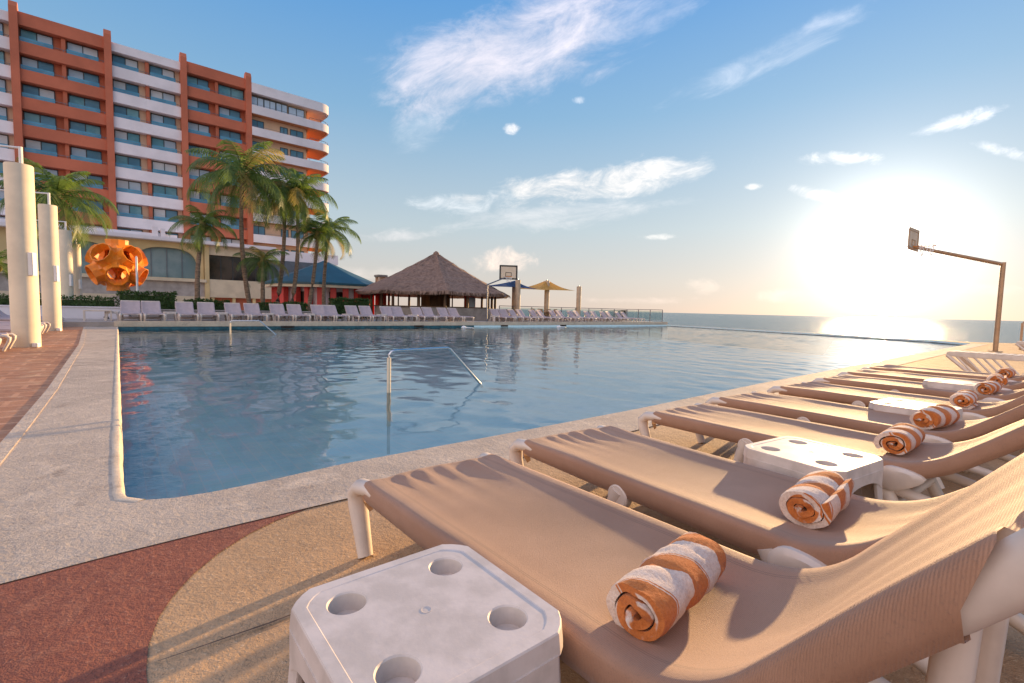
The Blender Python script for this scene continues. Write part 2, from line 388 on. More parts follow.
def tile_mat():
    m = bpy.data.materials.new('pool_tiles'); m.use_nodes = True; T = NT(m.node_tree); P = T.n['Principled BSDF']
    co = T.new('ShaderNodeTexCoord').outputs['Object']; mp = T.new('ShaderNodeMapping'); T.put(mp.inputs[0], co); mp.inputs['Rotation'].default_value = (0, 0, R(-39.2))
    br = T.new('ShaderNodeTexBrick'); br.offset = 0; T.put(br.inputs['Vector'], mp.outputs[0]); br.inputs['Scale'].default_value = 1; br.inputs['Mortar Size'].default_value = .009
    br.inputs['Brick Width'].default_value = .2; br.inputs['Row Height'].default_value = .2
    br.inputs['Color1'].default_value = (.78, .97, .96, 1); br.inputs['Color2'].default_value = (.70, .91, .91, 1); br.inputs['Mortar'].default_value = (.92, .96, .92, 1)
    T.put(P.inputs['Base Color'], br.outputs[0]); P.inputs['Roughness'].default_value = .4
    return m
M['tile'] = tile_mat()
M['tileband'] = mat('teal_tile_band', (.02, .11, .14), .3, .2, 6)

def water_mat(name, near=True):
    m = bpy.data.materials.new(name); m.use_nodes = True; T = NT(m.node_tree); T.n.clear()
    co = T.new('ShaderNodeTexCoord').outputs['Object']
    mp = T.new('ShaderNodeMapping'); T.put(mp.inputs[0], co)
    mp.inputs['Rotation'].default_value = (0, 0, R(12)); mp.inputs['Scale'].default_value = (.6, 1.35, 1)
    h1 = T.noise(mp.outputs[0], 1.5, 2, .5, .5); h2 = T.noise(mp.outputs[0], 5.0, 3, .55, .8)
    # breeze: patches of stronger ripples
    br = T.mrange(T.noise(co, .13, 3, .5), .38, .62, .45, 1.25)
    hh = T.math('MULTIPLY', T.math('ADD', T.math('MULTIPLY', h1, .004), T.math('ADD', T.math('MULTIPLY', h2, .0022), T.math('MULTIPLY', T.noise(mp.outputs[0], 13, 2, .5, .5), .0005))), br)
    b = T.new('ShaderNodeBump'); b.inputs['Strength'].default_value = 1; b.inputs['Distance'].default_value = 1; T.put(b.inputs['Height'], hh)
    fr = T.new('ShaderNodeFresnel'); fr.inputs[0].default_value = 1.45; T.l.new(b.outputs[0], fr.inputs['Normal'])
    g = T.new('ShaderNodeBsdfGlossy'); g.inputs['Roughness'].default_value = .0; T.l.new(b.outputs[0], g.inputs['Normal'])
    rf = T.new('ShaderNodeBsdfTransparent'); rf.inputs[0].default_value = (.86, .98, .98, 1)
    mx = T.new('ShaderNodeMixShader'); T.put(mx.inputs[0], fr.outputs[0]); T.l.new(rf.outputs[0], mx.inputs[1]); T.l.new(g.outputs[0], mx.inputs[2])
    T.l.new(mx.outputs[0], T.new('ShaderNodeOutputMaterial').inputs[0])
    return m
M['rimdark'] = mat('dark_overflow_rim', (.10, .075, .06), .6, .2, 4)
M['water'] = water_mat('pool_water')
def sea_mat():
    m = bpy.data.materials.new('sea_water'); m.use_nodes = True; T = NT(m.node_tree); P = T.n['Principled BSDF']
    co = T.new('ShaderNodeTexCoord').outputs['Object']
    P.inputs['Base Color'].default_value = (.02, .085, .10, 1); P.inputs['Specular IOR Level'].default_value = .35; P.inputs['Roughness'].default_value = .22; P.inputs['IOR'].default_value = 1.33
    mp = T.new('ShaderNodeMapping'); T.put(mp.inputs[0], co); mp.inputs['Scale'].default_value = (.55, 1, 1); mp.inputs['Rotation'].default_value = (0, 0, R(25))
    hh = T.math('ADD', T.math('MULTIPLY', T.noise(mp.outputs[0], .16, 4, .6), 1.6), T.math('MULTIPLY', T.noise(mp.outputs[0], .9, 4, .65), .5))
    b = T.new('ShaderNodeBump'); b.inputs['Strength'].default_value = 1.0; b.inputs['Distance'].default_value = 1; T.put(b.inputs['Height'], hh); T.l.new(b.outputs[0], P.inputs['Normal'])
    return m
M['sea'] = sea_mat()

def thatch_mat():
    m = mat('thatch', (.30, .195, .14), .95, .2, 5, .6, 60, col2=(.20, .125, .09), bd=.05, stretch=(1, 1, .35)); return m
M['thatch'] = thatch_mat()
M['lamp_white'] = mat('white_fitting', (.78, .76, .72), .5, .04)

# ------------------------------------------------------------------ frames of reference
TH = R(39.2); A = Vector((math.cos(TH), math.sin(TH), 0)); B = Vector((-math.sin(TH), math.cos(TH), 0))
FL = Vector((-.62, 2.02, 0)); E0 = Vector((-15.9, 19.3, 0))
def NW(s, t, z=0): p = FL + A*s - B*t; return Vector((p.x, p.y, z))       # near side: s along the pool edge, t away from it
def RW(s, o, z=0): p = E0 + A*s + B*o; return Vector((p.x, p.y, z))       # far side: s along the far edge, o behind it
DZ = .20                                                                   # level of the far deck
WZ = -.12                                                                  # water level

# ------------------------------------------------------------------ setting
near_edge = [(-2.21, 2.66), (-2.13, 2.585), (-2.0, 2.56), (-1.86, 2.60), (-1.70, 2.70), (-1.5, 2.88), (-1.13, 3.25), (.09, 4.24), (1.47, 5.39), (3.96, 7.58), (21.2, 22.1)]
inf_edge = [(21.7, 24.8), (14.0, 43.6)]
pool = near_edge + inf_edge + [(-15.9, 19.3)]
deck_out = [(-60, -30), (30, -30), (30, 23.5), (22.6, 23.5), (21.95, 24.75), (14.2, 43.6), tuple(RW(38.6, .0)[:2]), tuple(RW(-3, 0)[:2]), tuple(RW(-3, 1.2)[:2]), tuple(RW(-60, 1.2)[:2]), (-90, -10)]
fill([deck_out, pool], 0, 'pool_deck', M['pebble'])
# pool basin
mb = MB(); n = len(pool)
for (x, y) in pool: mb.v.append((x, y, -.004))
for (x, y) in pool: mb.v.append((x, y, -1.35))
for i in range(n):
    j = (i+1) % n; mb.face([i, j, n+j, n+i])
mb.face([n+i for i in range(n)])
structure(mb.build('pool_basin', M['tile']))
import numpy as np
def waves():
    st = .075; S_ = np.arange(-.15, 40.6, st); O_ = np.arange(-23.2, -.02, st); SS, OO = np.meshgrid(S_, O_)
    X = E0.x+A.x*SS+B.x*OO; Y = E0.y+A.y*SS+B.y*OO; Z = np.zeros_like(X)
    rg = np.random.RandomState(5)
    for i in range(46):
        lam = .30*(1.25/.30)**rg.rand(); th = R(20)+rg.randn()*.75; k = 2*math.pi/lam
        sl_ = .0085*(.6+.8*rg.rand())*(1.1 if lam > .6 else 1.15)
        wx = .35*np.sin(X*.31+rg.rand()*6)+.35*np.sin(Y*.27+rg.rand()*6)
        Z += sl_/k*np.sin(k*(X*math.cos(th)+Y*math.sin(th))+rg.rand()*6.28+wx*2)
    br = .75+.45*np.sin(X*.42+1.3*np.sin(Y*.21))*np.sin(Y*.33+X*.11+1)
    Z = Z*br + WZ
    # keep only what lies inside the infinity edge
    x1, y1, x2, y2 = 21.9, 24.3, 13.99, 43.4
    side = (x2-x1)*(Y-y1)-(y2-y1)*(X-x1)
    nr, nc = X.shape; idx = np.arange(nr*nc).reshape(nr, nc)
    keep = (side > -.9)[:-1, :-1] & (side > -.9)[1:, 1:]
    q = np.stack([idx[:-1, :-1], idx[:-1, 1:], idx[1:, 1:], idx[1:, :-1]], -1)[keep]
    me = bpy.data.meshes.new('pool_water'); me.from_pydata(np.stack([X.ravel(), Y.ravel(), Z.ravel()], -1).tolist(), [], q.tolist())
    me.polygons.foreach_set('use_smooth', [True]*len(me.polygons)); me.materials.append(M['water'])
    o = bpy.data.objects.new('pool_water', me); COL.objects.link(o); o['kind'] = 'structure'
waves()
# coping and apron sheets (each a few millimetres above the deck)
apron_out = [(-1.929*1.6, 1.759*1.6-.75), (-1.929, 1.759), (-1.694, 1.984), (-1.453, 2.196), (-1.067, 2.519), (-.917, 2.644), (-.507, 3.0), (.75, 4.02), (3.0, 5.95), (5.2, 7.9), (21.6, 21.75)]
curb_in = [(-17.3, 19.3), (-16.6, 18.7), (-10.199, 11.4), (-5.45, 5.72), (-4.14, 4.10), (-3.15, 2.86), (-3.05, 2.2)]
ap = [(x, y) for x, y in apron_out[1:]] + near_edge[::-1] + [(-15.9, 19.3)] + curb_in + [(-3.6, .6)]
fill([ap], .008, 'pool_apron', M['apron'])
co_out = [(-1.62, 2.36), (-1.28, 2.66), (-.9, 3.02), (.25, 3.98), (1.66, 5.15), (4.15, 7.34), (21.3, 21.85)]
cop = co_out + near_edge[::-1][:-5] + [(-1.75, 2.60)]
# red paving in front, its edge a wide arc
arc = [(-1.083, 2.506), (-1.17, 2.36), (-1.23, 2.208), (-1.262, 2.03), (-1.262, 1.864), (-1.24, 1.72), (-1.205, 1.60), (-1.136, 1.459), (-1.06, 1.35), (-.95, 1.22), (-.7, 1.05), (-.2, .92), (.6, .95), (1.5, 1.15), (4, 1.5)]
redp = arc + [(6, -25), (-30, -25), (-30, -6), (-3.6, .6), (-1.929, 1.759), (-1.694, 1.984), (-1.453, 2.196)]
fill([redp], .004, 'red_paving', M['redpave'])
# stamped paving left of the kerb
lp = [(-17.3, 19.3), (-16.62, 18.7), (-10.22, 11.38), (-5.47, 5.70), (-4.16, 4.08), (-3.17, 2.84), (-3.6, .6), (-30, -5.9), (-80, -5), (-60, 22), tuple(RW(-3, 1.2)[:2])]
fill([lp], .005, 'stamped_paving', M['leftpave'])
mb = MB()   # kerb strip
kin = [(-3.15, 2.86), (-4.14, 4.10), (-5.45, 5.72), (-10.2, 11.4), (-16.6, 18.7)]; wd = .10
for i, (x, y) in enumerate(kin): mb.v += [(x, y, .0), (x, y, .014), (x-wd*.9, y-wd*.5, .014), (x-wd*.9, y-wd*.5, 0)]
for i in range(len(kin)-1):
    for k in range(3): mb.face([i*4+k, i*4+k+1, i*4+5+k, i*4+4+k])
mb.face([0, 1, 2, 3])
structure(mb.build('kerb_strip', M['kerb'], bevel=.004))
# bright rendered lip on the left pool wall
def strip(pts, prof, name, m_, side=1, rough=0):
    mb = MB(); k = len(prof); P2 = [Vector((p[0], p[1], 0)) for p in pts]
    out = []
    for i in range(len(P2)-1):
        a_, b_ = P2[i], P2[i+1]; nn = max(1, int((b_-a_).length/.12)) if rough else 1
        for j in range(nn): out.append(a_.lerp(b_, j/nn))
    out.append(P2[-1])
    for i, p in enumerate(out):
        t = (out[min(i+1, len(out)-1)]-out[max(i-1, 0)]).normalized(); nrm = Vector((-t.y, t.x, 0))*side
        w = 1+rough*noise.noise(p*4)
        for (q, z) in prof:
            mb.v.append((p.x+nrm.x*q*w, p.y+nrm.y*q*w, z))
    for i in range(len(out)-1):
        for q in range(k-1): mb.face([i*k+q, i*k+q+1, (i+1)*k+q+1, (i+1)*k+q])
    return structure(mb.build(name, m_, smooth=True, auto=50))
strip([(-15.9, 19.3), (-2.6, 3.12), (-2.21, 2.66), (-2.13, 2.585), (-2.0, 2.56)], [(-.030, .009), (-.024, .0105), (.006, .0105), (.014, .006), (.020, -.02), (.026, -.06), (.03, -.18)], 'pool_lip', M['lip'], 1, .45)
# far deck with its raised edge
fd = [tuple(RW(-3, 0)[:2]), tuple(RW(38.6, 0)[:2]), tuple(RW(38.6, 13)[:2]), tuple(RW(27, 13)[:2]), tuple(RW(27, 120)[:2]), tuple(RW(-90, 120)[:2]), tuple(RW(-90, 1.2)[:2]), tuple(RW(-3, 1.2)[:2])]
mb = MB(); mb.prism(fd, -6, DZ); structure(mb.build('far_deck', M['concrete']))
mb = MB()
for s0, s1, o0, o1, z0, z1 in ((-.1, 38.7, -.06, .32, .0, DZ+.03),):
    c = [RW(s0, o0), RW(s1, o0), RW(s1, o1), RW(s0, o1)]
    mb.prism([(p.x, p.y) for p in c], z0, z1)
structure(mb.build('far_pool_edge', M['lip'], bevel=.02))
mb = MB(); c = [RW(0, -.03), RW(38.6, -.03), RW(38.6, .1), RW(0, .1)]; mb.prism([(p.x, p.y) for p in c], -.3, .0)
structure(mb.build('waterline_tiles', M['tileband']))
# infinity edge
strip([(21.2, 22.1), (21.7, 24.8), (13.9, 43.1)], [(.05, -.4), (.05, -.098), (-.07, -.098), (-.12, -6)], 'infinity_edge', M['rimdark'], 1)
mb = MB(); mb.prism([(-60, -30), (30, -30), (30, 23.5), (22.6, 23.5), (-90, 10)], -6, -1.6); structure(mb.build('deck_footing', M['concrete']))
mb = MB()
mb.v += [(30, -30, -6), (30, -30, 0), (30, 23.5, 0), (30, 23.5, -6), (22.6, 23.5, 0), (22.6, 23.5, -6)]; mb.face([0, 1, 2, 3]); mb.face([3, 2, 4, 5])
structure(mb.build('deck_edge_wall', M['concrete']))
mb = MB(); S = 26000
mb.v += [(-S, -S, -6.5), (S, -S, -6.5), (S, S, -6.5), (-S, S, -6.5)]; mb.face([0, 1, 2, 3]); structure(mb.build('sea', M['sea']))
mb = MB(); mb.prism([(-600, -400), (30.2, -400), (30.2, -30), (-60, -30), (-90, -10), tuple(RW(-90, 1.2)[:2]), tuple(RW(-90, 300)[:2]), (-600, 500)], -7, -.02)
structure(mb.build('ground', M['concrete']))
# expansion joint and damp patch in the pebble deck
mb = MB()
jp = [(-1.05, 1.384), (-.95, 1.46), (-.80, 1.575), (-.705, 1.659), (-.55, 1.80)]
for i, p in enumerate(jp): w = .0012+.0012*((i*7) % 3); mb.v += [(p[0]-w*.6, p[1]+w, .010), (p[0]+w*.6, p[1]-w, .010)]
for i in range(len(jp)-1): mb.face([2*i, 2*i+1, 2*i+3, 2*i+2])
structure(mb.build('deck_joint', mat('joint_dirt', (.14, .085, .05), .9, .2, 60)))

# ------------------------------------------------------------------ sun loungers
HW = .345; HYV = [1.49]; BA = R(51)
def prof(y, ba=BA):       # rail height line: flat seat, then smoothly up the back
    yh = HYV[0]; w = .16
    if y <= yh-w: return (y, .34 + .012*(y/1.4))
    L = y-(yh-w)
    if L < 2*w:
        q = L/(2*w); a_ = ba*q
        # integrate circular arc
        rad = 2*w/ba
        return (yh-w+rad*math.sin(a_), .352 + rad*(1-math.cos(a_)))
    rad = 2*w/ba; y1 = yh-w+rad*math.sin(ba); z1 = .352+rad*(1-math.cos(ba)); r_ = L-2*w
    return (y1+r_*math.cos(ba), z1+r_*math.sin(ba))
def pnorm(y, ba=BA):
    a1 = prof(y-.01, ba); a2 = prof(y+.01, ba); dy, dz_ = a2[0]-a1[0], a2[1]-a1[1]; l = math.hypot(dy, dz_); return (-dz_/l, dy/l)
def make_sling(seed=1, ba=BA, rows=96):
    mb = MB(); rng = random.Random(seed)
    base = [(-.303, -.080), (-.328, -.091), (-.350, -.086), (-.355, -.050), (-.353, -.015), (-.345, -.002), (-.325, .004), (-.29, .001)]
    mid = [-.25+.5*i/20 for i in range(21)]
    sec = [(x, z, 0) for x, z in base] + [(x, None, 1) for x in mid] + [(-x, z, 0) for x, z in base[::-1]]
    K = len(sec); L0, L1 = -.005, 2.10
    ys = []
    y = -0.02
    ph = [rng.random()*6 for _ in range(6)]
    rws = [L0+(L1-L0)*(i/(rows-1))**1.15 for i in range(rows)]
    for ri, s in enumerate(rws):
        py, pz = prof(s, ba); ny, nz = pnorm(s, ba)
        for (x, dzz, mid_) in sec:
            xa = abs(x)/.27
            if not mid_ and s > 1.35:
                dzz = dzz*(1-.16*min(1, (s-1.35)/.3)) if dzz < 0 else dzz
                if s > 1.6: py, pz = prof(s-.12*((s-1.6)/.5)*(min(1, -dzz/.055) if dzz < 0 else 0), ba)
            else: py, pz = prof(s, ba)
            if mid_:
                sag = -.003-.015*(1-(x/.28)**2)*min(1, (s)/.25+.3)
            else: sag = dzz
            h_ = sag
            if abs(x) < .34 and (mid_ or dzz > -.03):
                e = math.exp(-max(0, s-L0)/.16)
                fold = max(0, math.sin(x*52+ph[0]+1.5*math.sin(x*9+ph[1])))**1.6
                h_ += e*(.016*fold-.006)*min(1, (1.25-xa*.25))*(1-.85*math.exp(-(s-L0)/.035))
                e2 = math.exp(-((s-1.50)/.22)**2)
                h_ += -.010*e2*(1-min(1, xa)**2)
                if s > 1.5: h_ += .0035*math.sin((x+.12*(s-1.5))*46+ph[2])*min(1, (s-1.5)/.2)*(.4+.6*noise.noise(Vector((x*3, s*2, seed))))
                h_ += .004*noise.noise(Vector((x*4, s*3, seed*5.1)))
            # foot hem is cut in a shallow curve
            shift = 0
            if s < .2: shift = (.2-s)/.2*(-.035*(1-min(1, xa)**2)+.015)
            mb.v.append((x, py+shift+ny*h_, pz+nz*h_))
    for i in range(rows-1):
        for k in range(K-1): mb.face([i*K+k, i*K+k+1, (i+1)*K+k+1, (i+1)*K+k])
    # hems rolled down at both ends
    b = len(mb.v)
    for (x, y, z) in mb.v[:K]: mb.v.append((x*.995, y-.014, z-.012))
    for (x, y, z) in mb.v[:K]: mb.v.append((x*.985, y-.008, z-.05 if abs(x) < .33 else z-.02))
    for j in range(2):
        s0 = 0 if j == 0 else b
        for k in range(K-1): mb.face([s0+k, s0+k+1, b+j*K+k+1, b+j*K+k] if j else [k, k+1, b+k+1, b+k])
    b2 = len(mb.v); r0_ = (rows-1)*K; ny, nz = pnorm(2.1, ba)
    for k in range(K): x, y, z = mb.v[r0_+k]; e_ = 1 if abs(x) < .27 else .1; mb.v.append((x, y+nz*.004-ny*.02*e_, z-ny*.004-nz*.02*e_))
    for k in range(K-1): mb.face([r0_+k, r0_+k+1, b2+k+1, b2+k])
    return mb
def rail_path(s0, s1, n_, dz_=-.042, ba=BA):
    out = []
    for i in range(n_+1):
        s = s0+(s1-s0)*i/n_; y, z = prof(s, ba); ny, nz = pnorm(s, ba); out.append((y+ny*dz_, z+nz*dz_))
    return out
def make_lounger(seed=1, fabric='sling', label='', group='sun loungers in the front row', ba=BA, rend=2.42):
    root = empty('sun_lounger', label=label, cat='sun lounger', group=group)
    make_sling(seed, ba).build('sling', M[fabric], root, smooth=True, auto=75)
    for sx in (-1, 1):
        X = sx*.318
        mb = MB()
        pts = [(X, y, z) for y, z in rail_path(.0, rend, 30, ba=ba)]
        rr = [.034]*len(pts)
        mb.tube(pts, rr, 12, .72)
        mb.build('side_rail', M['plastic'], root, smooth=True)
        mb = MB()      # front leg: leaves the rail at the foot corner, bows out and comes down
        Xo = sx*.338
        mb.tube([(X, .10, .298), (X, .02, .304), (Xo, -.055, .296), (Xo, -.095, .262), (Xo, -.088, .20), (Xo, -.050, .11), (Xo, -.005, .0)],
                [.036, .042, .047, .047, .043, .038, .033], 14, .75, upv=(1, 0, 0))
        mb.build('leg', M['plastic'], root, smooth=True, auto=60)
        mb = MB()      # middle leg with its round boss
        mb.tube([(Xo*.96, .73, .28), (Xo*.97, .69, .2), (Xo*.98, .64, .0)], [.046, .036, .028], 12, 1, upv=(1, 0, 0))
        mb.tube([(X, .73, .252), (sx*.352, .73, .252), (sx*.359, .73, .252)], [.058, .058, .050], 24, 1)
        mb.build('leg', M['plastic'], root, smooth=True)
        mb = MB()      # rear leg
        mb.tube([(Xo*.96, 1.40, .30), (Xo*.96, 1.47, .17), (Xo*.96, 1.56, .0)], [.042, .036, .030], 12, 1, upv=(1, 0, 0))
        mb.build('leg', M['plastic'], root, smooth=True)
        # teardrop hinge cover
        mb = MB(); m_ = 22; xo = sx*.362; xi = sx*.335
        ring = []
        for k in range(m_):
            q = 2*math.pi*k/m_; c_ = math.cos(q); rr_ = .056
            yy = (rr_*c_*(2.0 if c_ > 0 else 1.1)); zz = rr_*math.sin(q)*(1-.35*max(0, c_))
            ring.append((yy, zz))
        for (yy, zz) in ring: mb.v.append((xi, .05+1.44+yy*1.15, .280+zz*1.15+max(0, yy)*.25))
        for (yy, zz) in ring: mb.v.append((xo+sx*.012, .05+1.44+yy*1.15, .280+zz*1.15+max(0, yy)*.25))
        for (yy, zz) in ring: mb.v.append((xo+sx*.026, .05+1.44+yy*1.15*.72, .280+zz*1.15*.72+max(0, yy)*.25))
        for j in range(2):
            for k in range(m_): mb.face([j*m_+k, j*m_+(k+1) % m_, (j+1)*m_+(k+1) % m_, (j+1)*m_+k])
        mb.face([2*m_+k for k in range(m_)]); mb.face([k for k in range(m_)][::-1])
        mb.build('hinge_cover', M['plastic'], root, smooth=True)
        # prop strut holding the back up
        y2, z2 = rail_path(2.0, 2.0, 1, ba=ba)[0]
        mb = MB(); mb.tube([(sx*.27, y2, z2-.02), (sx*.27, y2-.02, .18), (sx*.27, y2-.10, .14)], [.024, .024, .022], 10, 1, upv=(1, 0, 0))
        mb.tube([(sx*.30, 1.45, .22), (sx*.29, 1.8, .15), (sx*.28, 2.12, .02)], [.030, .028, .026], 10, 1, upv=(1, 0, 0))
        mb.build('strut', M['plastic'], root, smooth=True)
    mb = MB()
    for y, z in ((.0, .292), (.68, .12), (1.50, .14), (2.08, .06)):
        m2_ = MB(); m2_.tube([(-.33, y, z), (.33, y, z)], .020, 10); m2_.build('crossbar', M['plastic'], root, smooth=True)
    y2, z2 = rail_path(rend-.02, rend-.02, 1, ba=ba)[0]
    mb.tube([(-.318, y2, z2), (.318, y2, z2)], .034, 12)
    mb.build('top_bar', M['plastic'], root, smooth=True)
    return root

GN = 'sun loungers in the front row'
# near row: (s of the left rail at the foot, t of the foot, turn)
near = [(0, 0, 0), (1.0, -.11, 4.5), (2.32, -.15, 3), (3.39, -.19, 5), (4.64, -.17, 4), (5.86, -.16, 4), (6.92, -.21, 3), (8.02, -.24, 3)]
nl = ['tan sling lounger nearest the camera, beside the white side table in the corner',
      'second tan sling lounger from the camera, right behind the nearest one',
      'tan lounger just beyond the second white side table, third from the camera',
      'fourth tan lounger from the camera, between two white side tables and the pool',
      'fifth tan lounger, just beyond the third white side table',
      'sixth tan lounger from the camera in the front row',
      'seventh tan lounger, just beyond the fourth white side table',
      'eighth and farthest tan sling lounger of the front row, near the slatted one']
proto = {}
for sd in (0, 1, 2, 3): proto[sd] = None
loungers = []
for i, (s, t, tw) in enumerate(near):
    sd = 0 if i == 0 else i % 3 + 1
    HYV[0] = 1.49 if i == 0 else 1.58; ban = R(51) if i == 0 else R(40)
    rz = TH+math.pi - R(tw)*1
    # left rail at the foot is at (s,t): root is the middle of the foot
    c = NW(s, t) + Vector((math.cos(TH-R(tw)), math.sin(TH-R(tw)), 0))*HW
    if proto[sd] is None:
        o = make_lounger(sd, 'sling', nl[i], GN, ba=ban, rend=2.42 if i == 0 else 2.3); proto[sd] = o
    else:
        o = copy_tree(proto[sd]); o['label'] = nl[i]
    o.location = (c.x, c.y, .006); o.rotation_euler = (0, 0, rz)
    loungers.append((c, rz))

# ------------------------------------------------------------------ side tables
def rounded(hw, ch, r_, n_=3):
    pts = []
    for (sx, sy) in ((1, 1), (-1, 1), (-1, -1), (1, -1)):
        c1 = (sx*hw, sy*(hw-ch)); c2 = (sx*(hw-ch), sy*hw)
        if sx*sy < 0: c1, c2 = c2, c1
        for k in range(n_+1):
            f_ = k/n_; bow = math.sin(f_*math.pi)*.006
            pts.append((c1[0]+(c2[0]-c1[0])*f_+sx*bow*.7, c1[1]+(c2[1]-c1[1])*f_+sy*bow*.7))
    return pts
def make_table(label, group):
    root = empty('side_table', label=label, cat='side table', group=group)
    H = .40; hw = .243; loops = [rounded(hw, .055, 0)]
    HR = .043; holes = []
    for sx in (-1, 1):
        for sy in (-1, 1): holes.append([(sx*.134+HR*math.cos(-2*math.pi*k/28), sy*.134+HR*math.sin(-2*math.pi*k/28)) for k in range(28)])
    bm = bmesh.new(); es = []
    rim = rounded(hw-.030, .045, 0)
    def ringv(lp, z): return [bm.verts.new((x, y, z)) for x, y in lp]
    # raised rim, then the flat well with four cup holes
    def loft(a_, b_):
        for k in range(len(a_)): bm.faces.new((a_[k], a_[(k+1) % len(a_)], b_[(k+1) % len(b_)], b_[k]))
    o0 = ringv(rounded(hw+.004, .056, 0), H-.05); o1 = ringv(loops[0], H-.004); o2 = ringv([(x*.990, y*.990) for x, y in loops[0]], H)
    i1 = ringv([(x*1.010, y*1.010) for x, y in rim], H); i2 = ringv(rim, H-.0014)
    loft(o0, o1); loft(o1, o2); loft(o2, i1); loft(i1, i2)
    for k in range(len(i2)): es.append(bm.edges.get((i2[k], i2[(k+1) % len(i2)])))
    for hl in holes:
        h0 = ringv([(x+(x-cx)*.07, y+(y-cy)*.07) for (x, y) in hl for cx, cy in [(math.copysign(.134, x), math.copysign(.134, y))]], H-.0014)
        h1 = ringv(hl, H-.005); h2 = ringv([(math.copysign(.134, x)+(x-math.copysign(.134, x))*.93, math.copysign(.134, y)+(y-math.copysign(.134, y))*.93) for x, y in hl], H-.045)
        loft(h0, h1); loft(h1, h2)
        bm.faces.new(h2)
        for k in range(28): es.append(bm.edges.get((h0[k], h0[(k+1) % 28])) or bm.edges.new((h0[k], h0[(k+1) % 28])))
    bmesh.ops.triangle_fill(bm, use_beauty=True, edges=es)
    bmesh.ops.recalc_face_normals(bm, faces=bm.faces)
    me = bpy.data.meshes.new('table_top'); bm.to_mesh(me); bm.free(); me.materials.append(M['table_plastic'])
    me.polygons.foreach_set('use_smooth', [True]*len(me.polygons)); me.set_sharp_from_angle(angle=R(22))
    o = bpy.data.objects.new('table_top', me); COL.objects.link(o); o.parent = root
    mb = MB()     # centre boss
    mb.lathe([(.013, H-.004), (.013, H-.0008), (.010, H-.0006), (.0085, H-.0016)], n=20)
    mb.build('centre_boss', M['table_plastic'], root, smooth=True)
    for q in range(4):       # apron: four bowed skirts
        mb = MB(); poly = []
        w = hw-.06
        top = H-.045; lowm = H-.095
        for k in range(13):
            x = -w+2*w*k/12; poly.append((x, top))
        for k in range(13):
            x = w-2*w*k/12; e = abs(x)/w; poly.append((x, lowm-.05*e**3))
        mb.xprism(poly, -hw-.006, -hw+.006)
        ob = mb.build('apron', M['table_plastic'], root, bevel=.0015); ob.rotation_euler = (0, 0, q*math.pi/2)
    for (sx, sy) in ((1, 1), (-1, 1), (-1, -1), (1, -1)):
        mb = MB()
        ring = []
        for j, (z, off, wdt) in enumerate(((H-.04, .0, .062), (H-.13, .004, .062), (H-.25, .012, .050), (.0, .024, .040))):
            h_ = hw+off
            pts = [(h_-wdt-.055, h_), (h_-.055, h_), (h_, h_-.055), (h_, h_-.055-wdt), (h_-.014, h_-.055-wdt), (h_-.014, h_-.060), (h_-.060, h_-.014), (h_-.055-wdt, h_-.014)]
            ring.append([(sx*x, sy*y, z) for x, y in pts])
        for r_ in ring: mb.v += r_
        for j in range(3):
            for k in range(8): mb.face([j*8+k, j*8+(k+1) % 8, (j+1)*8+(k+1) % 8, (j+1)*8+k])
        mb.face([24+k for k in range(8)]); mb.face(list(range(8)))
        mb.build('leg', M['table_plastic'], root, bevel=.002)
    return root
GT = 'white side tables between the front loungers'
tb = make_table('white plastic side table in the front corner, left of the nearest lounger', GT)
p = NW(-.268, 1.02); tb.location = (p.x, p.y, .006); tb.rotation_euler = (0, 0, TH)
for (s, t, rz, lb) in ((1.93, 1.06, -7, 'white side table with cup holes between the second and third loungers'),
                       (4.14, 1.05, -6, 'white side table between the fourth and fifth loungers, third from the camera'),
                       (6.40, .98, -5, 'white side table between the sixth and seventh loungers, fourth from the camera')):
    p = NW(s, t); shared_copy(tb, (p.x, p.y, .006), TH+R(rz), lb)

